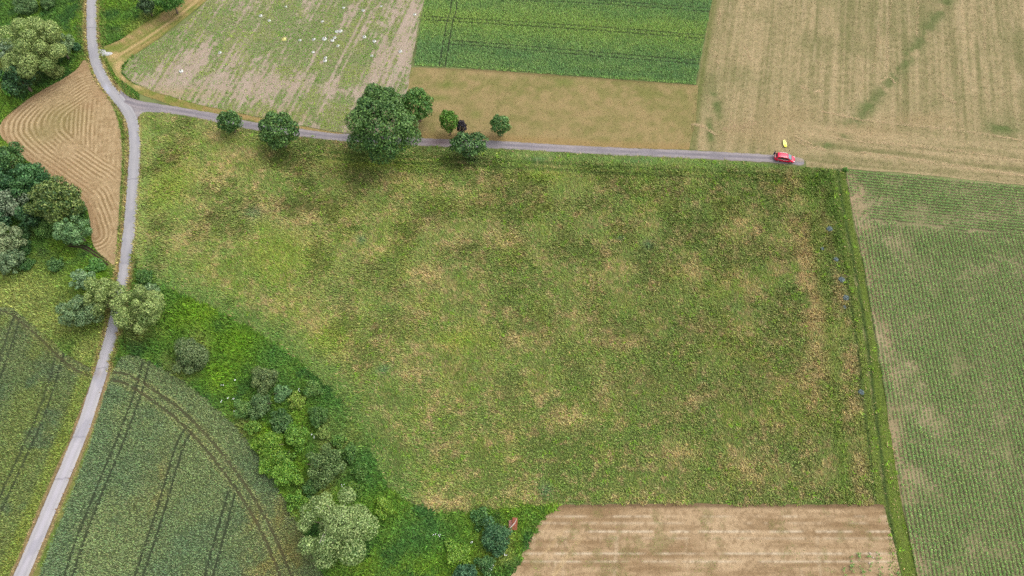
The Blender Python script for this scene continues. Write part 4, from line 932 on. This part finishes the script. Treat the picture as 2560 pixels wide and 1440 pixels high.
# rusty sheet among the bushes
RUST = material('rust', attr=False, color=(.22, .075, .045), rough=.8, grain=.35, gsize=.35, bump=.3); RUST2 = material('dark_rust', attr=False, color=(.17, .08, .065), rough=.85, grain=.4, gsize=.3)
def corrugated(name, L, Wd, mat, parent, loc, rot):
    n = 28; V = []; Fc = []
    for i in range(n+1):
        u = -Wd/2+Wd*i/n; z = .025*math.sin(2*math.pi*u/.16)
        for k, yy in enumerate((-L/2, 0, L/2)):
            for dz in (0, -.012): V.append((u, yy, z+dz+(.03 if k == 1 else 0)))
    for i in range(n):
        for k in range(2):
            a = i*6+k*2; b = a+6
            Fc += [(a, b, b+2, a+2), (a+1, a+3, b+3, b+1)]
        Fc += [(i*6, i*6+1, i*6+7, i*6+6), (i*6+4, i*6+10, i*6+11, i*6+5)]
    o = mesh_obj(name, V, Fc, mat, parent); o.location = loc; o.rotation_euler = rot; return o
rs = empty('rusty_sheet', *P(1284, 1312)); tag(rs, 'orange-red rusty metal sheets with bare twigs at the meadow corner', 'metal sheet')
corrugated('sheet_panel', 2.2, .95, RUST, rs, (.22, .1, .75), (R(24), R(-10), R(-8)))
p_ = corrugated('sheet_panel', 1.9, .8, RUST2, rs, (-.5, -.2, .5), (R(18), R(22), R(6))); p_['label'] = 'darker brown sheet half under twigs'
for k in range(4):
    V, Fc = tube([(-.9+k*.25, -.9+.2*k, .85), (-.1+k*.12, -.1+.1*k, 1.12), (.5, .55+.15*k, 1.3)], [.03, .03, .015], 5); mesh_obj('twig', V, Fc, BARE_M, rs)

# ------------------------------------------------------------------ yellow kayak on the mown grass
YEL = material('yellow_plastic', attr=False, color=(.62, .62, .02), rough=.35, spec=.4); YEL2 = material('pale_yellow_plastic', attr=False, color=(.8, .8, .3), rough=.35, spec=.4); ORA = material('orange_strap', attr=False, color=(.55, .2, .02), rough=.6); DARKP = material('black_plastic', attr=False, color=(.02, .02, .022), rough=.5)
ka, kb = np.array(P(1959.5, 351.5, .2)), np.array(P(1963.5, 368, .2)); kl = float(np.hypot(*(kb-ka)))+.15; km = (ka+kb)/2
kay = empty('kayak', km[0], km[1], .02, math.atan2(*(ka-kb)[::-1])); tag(kay, 'small bright yellow kayak lying on the mown grass behind the red car', 'kayak')
def hull(L, Wd, H, n=15, m=12):
    V, Fc = [], []
    for i in range(n):
        t = -1+2*i/(n-1); wf = (1-abs(t)**(2.6 if t > 0 else 5))**.75 if abs(t) < 1 else 0; wf = max(wf, .04 if t > 0 else .3); rk = .16*abs(t)**3
        for k in range(m):
            a = 2*math.pi*k/m; yy = math.cos(a)*Wd/2*wf; zz = math.sin(a); zz = (zz*.5+.5)*H if zz < 0 else H*.5+zz*H*.28
            V.append((t*L/2, yy, zz+rk))
    for i in range(n-1):
        for k in range(m): Fc.append((i*m+k, (i+1)*m+k, (i+1)*m+(k+1) % m, i*m+(k+1) % m))
    Fc += [tuple(range(m)), tuple(range((n-1)*m, n*m))[::-1]]
    return V, Fc
V, Fc = hull(kl, .72, .42); mesh_obj('hull', V, Fc, YEL, kay, smooth_=True)
for sgn in (-1, 1):
    V, Fc = tube([(-kl*.42, sgn*.24, .36), (-kl*.2, sgn*.33, .36), (kl*.15, sgn*.32, .36), (kl*.36, sgn*.18, .38), (kl*.47, sgn*.03, .46)], [.06, .07, .07, .06, .04], 7); mesh_obj('side_rim', V, Fc, YEL2, kay, smooth_=True)
V, Fc = tube([(-.35, 0, .34), (-.05, 0, .35), (.3, 0, .345)], [.12, .17, .1], 10); o = mesh_obj('seat', V, Fc, YEL2, kay, smooth_=True)
V, Fc = tube([(-.2, .31, .38), (-.2, .37, .3), (-.2, .36, .15)], [.04, .045, .03], 6); mesh_obj('strap', V, Fc, ORA, kay)

# ------------------------------------------------------------------ red car on the track
RED = material('red_paint', attr=False, color=(.5, .003, .035), rough=.35, spec=.3, coat=.15); GLASS = material('dark_glass', attr=False, color=(.012, .016, .02), rough=.06, spec=.6); WIND = material('windscreen_glass', attr=False, color=(.05, .1, .115), rough=.06, spec=.7)
CHR = material('silver_trim', attr=False, color=(.62, .6, .6), rough=.25, metal=.6); RUB = material('rubber', attr=False, color=(.018, .018, .018), rough=.85); RIM = material('alloy', attr=False, color=(.45, .45, .47), rough=.35, metal=.7); LAMP = material('lamp_glass', attr=False, color=(.75, .75, .75), rough=.1, spec=.6); TAIL = material('tail_lamp', attr=False, color=(.3, .005, .01), rough=.15, spec=.6); PLATE = material('number_plate', attr=False, color=(.75, .75, .72), rough=.5)
ca, cb = np.array(P(1946, 404.5)), np.array(P(1973, 408.5)); hd = (cb-ca)/np.hypot(*(cb-ca)); cc = (ca+cb)/2+np.array([-hd[1], hd[0]])*.8
car = empty('car', cc[0], cc[1], .06, math.atan2(hd[1], hd[0])); tag(car, 'red hatchback people carrier with roof rails parked at the end of the track', 'car')
def loft(name, secs, mat, parent, level=2, caps=True):
    m = len(secs[0]); V = [v for q in secs for v in q]; Fc = []
    for i in range(len(secs)-1):
        for k in range(m): Fc.append((i*m+k, (i+1)*m+k, (i+1)*m+(k+1) % m, i*m+(k+1) % m))
    if caps: Fc += [tuple(range(m)), tuple(range((len(secs)-1)*m, len(secs)*m))[::-1]]
    o = mesh_obj(name, V, Fc, mat, parent, smooth_=True)
    if level: sb_ = o.modifiers.new('sub', 'SUBSURF'); sb_.levels = sb_.render_levels = level
    return o
def ring(x, wl, wm, wt, zb, zm, zt):
    h = [(wl, zb), (wm, zb+.12), (wm+.015, (zb+zm)/2+.05), (wm-.005, zm), (wt, zt-.03), (wt*.6, zt)]
    return [(x, y, z) for y, z in h]+[(x, -y, z) for y, z in h[::-1]]
loft('body', [ring(-2.24, .62, .70, .66, .34, .80, .96), ring(-2.16, .70, .82, .78, .27, .82, 1.0), ring(-1.9, .72, .87, .83, .24, .85, 1.02), ring(-1.3, .74, .89, .85, .22, .86, 1.02), ring(-.3, .75, .89, .86, .21, .85, 1.0), ring(.6, .75, .89, .86, .21, .83, .98), ring(1.2, .74, .88, .83, .22, .80, .98), ring(1.75, .72, .85, .74, .23, .72, .88), ring(2.12, .66, .76, .62, .25, .62, .76), ring(2.28, .5, .58, .48, .32, .52, .62)], RED, car, 2)
def cab(x, wb, wt, zb, zt): return [(x, wb, zb), (x, wb*.55+wt*.45, zb*.5+zt*.5), (x, wt, zt-.06), (x, wt*.72, zt), (x, -wt*.72, zt), (x, -wt, zt-.06), (x, -(wb*.55+wt*.45), zb*.5+zt*.5), (x, -wb, zb)]
loft('roof', [cab(-2.17, .74, .70, .93, .99), cab(-2.0, .79, .66, .95, 1.36), cab(-1.86, .81, .64, .96, 1.58), cab(-1.5, .83, .65, .96, 1.64), cab(-.4, .84, .66, .95, 1.67), cab(.25, .84, .65, .94, 1.62), cab(.62, .83, .65, .93, 1.47), cab(1.05, .82, .68, .92, 1.2), cab(1.42, .78, .72, .9, .96)], RED, car, 2)
def panel(name, pts, mat, th=.02, inward=None):
    """a slightly thick glass panel through the given outline"""
    P3 = [Vector(p) for p in pts]; n = (P3[1]-P3[0]).cross(P3[2]-P3[0]).normalized(); c = sum(P3, Vector())/len(P3)
    if n.dot(c-Vector((-.2, 0, .9))) < 0: n = -n
    m = len(P3); V = [p+n*.012 for p in P3]+[p-n*th for p in P3]
    Fc = [tuple(range(m)), tuple(range(m, 2*m))[::-1]]+[(i, (i+1) % m, m+(i+1) % m, m+i) for i in range(m)]
    return mesh_obj(name, V, Fc, mat, car)
panel('windscreen', [(.50, .60, 1.55), (.50, -.60, 1.55), (1.30, -.70, 1.075), (1.33, .70, 1.075)], WIND)
panel('cowl', [(1.30, .70, 1.06), (1.30, -.70, 1.06), (1.45, -.68, 1.0), (1.45, .68, 1.0)], DARKP)
panel('rear_window', [(-1.93, .54, 1.54), (-1.93, -.54, 1.54), (-2.14, -.62, 1.1), (-2.14, .62, 1.1)], GLASS)
for sg in (-1, 1):
    def sw_(name, q): return panel(name, [(x, sg*(.845-(z-.98)*.29), z) for x, z in q], GLASS)
    sw_('side_window', [(-1.8, 1.06), (-1.72, 1.46), (-1.2, 1.5), (-1.2, 1.04)]); sw_('side_window', [(-1.13, 1.04), (-1.13, 1.51), (-.28, 1.52), (-.28, 1.03)]); sw_('side_window', [(-.21, 1.03), (-.21, 1.52), (.38, 1.46), (.98, 1.08), (.98, 1.02)])
    V, Fc = tube([(-1.75, sg*.6, 1.63), (-1.55, sg*.6, 1.7), (-.6, sg*.61, 1.73), (.1, sg*.6, 1.68), (.25, sg*.6, 1.62)], [.02, .03, .03, .03, .02], 6); mesh_obj('roof_rail', V, Fc, CHR, car, smooth_=True)
    V, Fc = tube([(-1.9, sg*.875, 1.0), (-.4, sg*.885, .985), (1.1, sg*.86, .965)], [.02, .025, .015], 6); mesh_obj('waist_trim', V, Fc, CHR, car, smooth_=True)
    V, Fc = tube([(.95, sg*.86, 1.02), (.97, sg*.98, 1.06), (.97, sg*1.03, 1.06)], [.04, .08, .05], 8); mesh_obj('wing_mirror', V, Fc, RED, car, smooth_=True)
    V, Fc = tube([(1.86, sg*.72, .72), (2.05, sg*.66, .68), (2.17, sg*.55, .63)], [.05, .09, .05], 8); mesh_obj('headlight', V, Fc, LAMP, car, smooth_=True)
    V, Fc = tube([(-2.14, sg*.74, .78), (-2.15, sg*.74, .95), (-2.1, sg*.72, 1.1)], [.06, .08, .05], 8); mesh_obj('tail_light', V, Fc, TAIL, car, smooth_=True)
    for hx_ in (-.95, -.02):
        V, Fc = tube([(hx_-.09, sg*.905, .87), (hx_, sg*.92, .875), (hx_+.09, sg*.905, .87)], [.012, .018, .012], 5); mesh_obj('door_handle', V, Fc, RED, car)
    for wx in (-1.38, 1.36):
        V, Fc = [], []; prof = [(.2, -.1), (.29, -.11), (.32, -.07), (.32, .07), (.29, .11), (.2, .1)]; N = 24
        for i in range(N):
            a = 2*math.pi*i/N
            for r_, o_ in prof: V.append((math.cos(a)*r_, o_, math.sin(a)*r_))
        m = len(prof)
        for i in range(N):
            for k in range(m-1): Fc.append((i*m+k, ((i+1) % N)*m+k, ((i+1) % N)*m+k+1, i*m+k+1))
        wh = mesh_obj('wheel', V, Fc, RUB, car, smooth_=True); wh.location = (wx, sg*.81, .3)
        V, Fc = [(0, sg*.075, 0)], []
        for i in range(20):
            a = 2*math.pi*i/20; V += [(math.cos(a)*.2, sg*.095, math.sin(a)*.2), (math.cos(a)*(.13 if i % 4 < 2 else .07), sg*.085, math.sin(a)*(.13 if i % 4 < 2 else .07))]
        for i in range(20):
            j = (i+1) % 20; Fc += [(1+i*2, 1+j*2, 2+j*2, 2+i*2), (0, 2+i*2, 2+j*2)]
        mesh_obj('rim', V, Fc, RIM, wh)
V, Fc = tube([(-2.21, -.62, .99), (-2.23, 0, 1.0), (-2.21, .62, .99)], [.03, .035, .03], 6); mesh_obj('tailgate_trim', V, Fc, CHR, car, smooth_=True)
V, Fc = tube([(-2.2, -.72, .5), (-2.29, -.35, .5), (-2.3, .35, .5), (-2.2, .72, .5)], [.07, .09, .09, .07], 8); mesh_obj('rear_bumper', V, Fc, RED, car, smooth_=True)
V, Fc = tube([(2.16, -.5, .42), (2.3, -.2, .42), (2.3, .2, .42), (2.16, .5, .42)], [.04, .07, .07, .04], 8); mesh_obj('front_grille', V, Fc, DARKP, car, smooth_=True)
mesh_obj('number_plate', [(-2.305, -.26, .66), (-2.305, .26, .66), (-2.305, .26, .77), (-2.305, -.26, .77), (-2.27, -.26, .66), (-2.27, .26, .66), (-2.27, .26, .77), (-2.27, -.26, .77)], [(0, 1, 2, 3), (7, 6, 5, 4), (0, 4, 5, 1), (1, 5, 6, 2), (2, 6, 7, 3), (3, 7, 4, 0)], PLATE, car)

# ------------------------------------------------------------------ person behind the car
SKIN = material('skin', attr=False, color=(.45, .27, .2), rough=.6); NAVY = material('navy_cloth', attr=False, color=(.012, .014, .05), rough=.9); GREY = material('grey_trousers', attr=False, color=(.16, .19, .2), rough=.9); WHT = material('white_shoe', attr=False, color=(.75, .75, .75), rough=.6); HAIR = material('dark_hair', attr=False, color=(.015, .012, .012), rough=.7)
pe = empty('person', *P(1931.5, 391), .06, math.atan2(hd[1], hd[0])+.35)
tag(pe, 'person in dark jacket and white shoes standing behind the red car', 'person')
J = {}; ED = []; RAD = []; JL = []
def jt(n, p, r, par=None):
    J[n] = len(JL); JL.append(p); RAD.append(r)
    if par is not None: ED.append((J[par], J[n]))
jt('pelvis', (0, 0, .95), .15); jt('waist', (.02, 0, 1.1), .135, 'pelvis'); jt('chest', (.05, 0, 1.32), .155, 'waist'); jt('neckb', (.06, 0, 1.46), .075, 'chest'); jt('neck', (.08, 0, 1.53), .055, 'neckb'); jt('jaw', (.115, 0, 1.6), .075, 'neck'); jt('head', (.1, 0, 1.67), .098, 'jaw'); jt('crown', (.09, 0, 1.74), .07, 'head'); jt('nose', (.2, 0, 1.645), .018, 'head')
for sg, n in ((1, 'l'), (-1, 'r')):
    jt('hip'+n, (0, sg*.1, .9), .1, 'pelvis'); jt('knee'+n, (.04-.02*sg, sg*.12, .5), .065, 'hip'+n); jt('ank'+n, (-.03-.05*sg, sg*.13, .1), .045, 'knee'+n); jt('foot'+n, (.06-.05*sg, sg*.145, .045), .045, 'ank'+n); jt('toe'+n, (.17-.05*sg, sg*.15, .035), .035, 'foot'+n)
    jt('sh'+n, (.05, sg*.19, 1.4), .08, 'chest'); jt('el'+n, (.03, sg*.27, 1.13), .05, 'sh'+n); jt('wr'+n, (.2, sg*.2, .98), .034, 'el'+n); jt('palm'+n, (.27, sg*.18, .965), .03, 'wr'+n)
    jt('ear'+n, (.09, sg*.098, 1.65), .02, 'head')
    for k in range(4):
        jt('f%d%s' % (k, n), (.325, sg*(.205-.02*k), .955), .009, 'palm'+n); jt('g%d%s' % (k, n), (.36-.006*abs(k-1), sg*(.2-.02*k), .925), .008, 'f%d%s' % (k, n))
    jt('th'+n, (.28, sg*.13, .985), .011, 'palm'+n); jt('ti'+n, (.315, sg*.12, .97), .009, 'th'+n)
me = bpy.data.meshes.new('body'); me.from_pydata(JL, ED, []); bo = bpy.data.objects.new('body', me); C.link(bo)
bo.modifiers.new('skin', 'SKIN').use_smooth_shade = True
for i, v in enumerate(me.skin_vertices[0].data): v.radius = (RAD[i], RAD[i]*(1.25 if JL[i][1] == 0 and .9 < JL[i][2] < 1.4 else 1)); v.use_root = (i == 0)
bo.modifiers.new('sub', 'SUBSURF').levels = 1
dg = bpy.context.evaluated_depsgraph_get(); me2 = bpy.data.meshes.new_from_object(bo.evaluated_get(dg)); bpy.data.objects.remove(bo)
for m_ in (SKIN, NAVY, GREY, WHT): me2.materials.append(m_)
me2.materials.clear()
for m_ in (SKIN, NAVY, GREY, WHT): me2.materials.append(m_)
for f in me2.polygons:
    c = f.center; arm = abs(c.y) > .16 and c.z > .9 and (abs(c.y) > .2 or c.x > .12)
    f.material_index = 3 if c.z < .1 else 2 if c.z < .93 and not arm else 0 if (c.z > 1.5 or (c.x > .215 and c.z < 1.05)) else 1
bo = bpy.data.objects.new('body', me2); C.link(bo); bo.parent = pe
bm = bmesh.new(); bmesh.ops.create_uvsphere(bm, u_segments=14, v_segments=9, radius=.118); bmesh.ops.delete(bm, geom=[v for v in bm.verts if v.co.z < -.02 and v.co.x > -.03], context='VERTS')
for v in bm.verts: v.co += Vector((.075, 0, 1.695))
me = bpy.data.meshes.new('hair'); bm.to_mesh(me); bm.free(); me.materials.append(HAIR); o = bpy.data.objects.new('hair', me); C.link(o); o.parent = pe
V, Fc = tube([(.13, -.16, 1.45), (.215, 0, 1.3), (.2, .14, 1.15), (.05, .2, 1.02)], [.022, .025, .025, .022], 6); mesh_obj('bag_strap', V, Fc, WHT, pe)
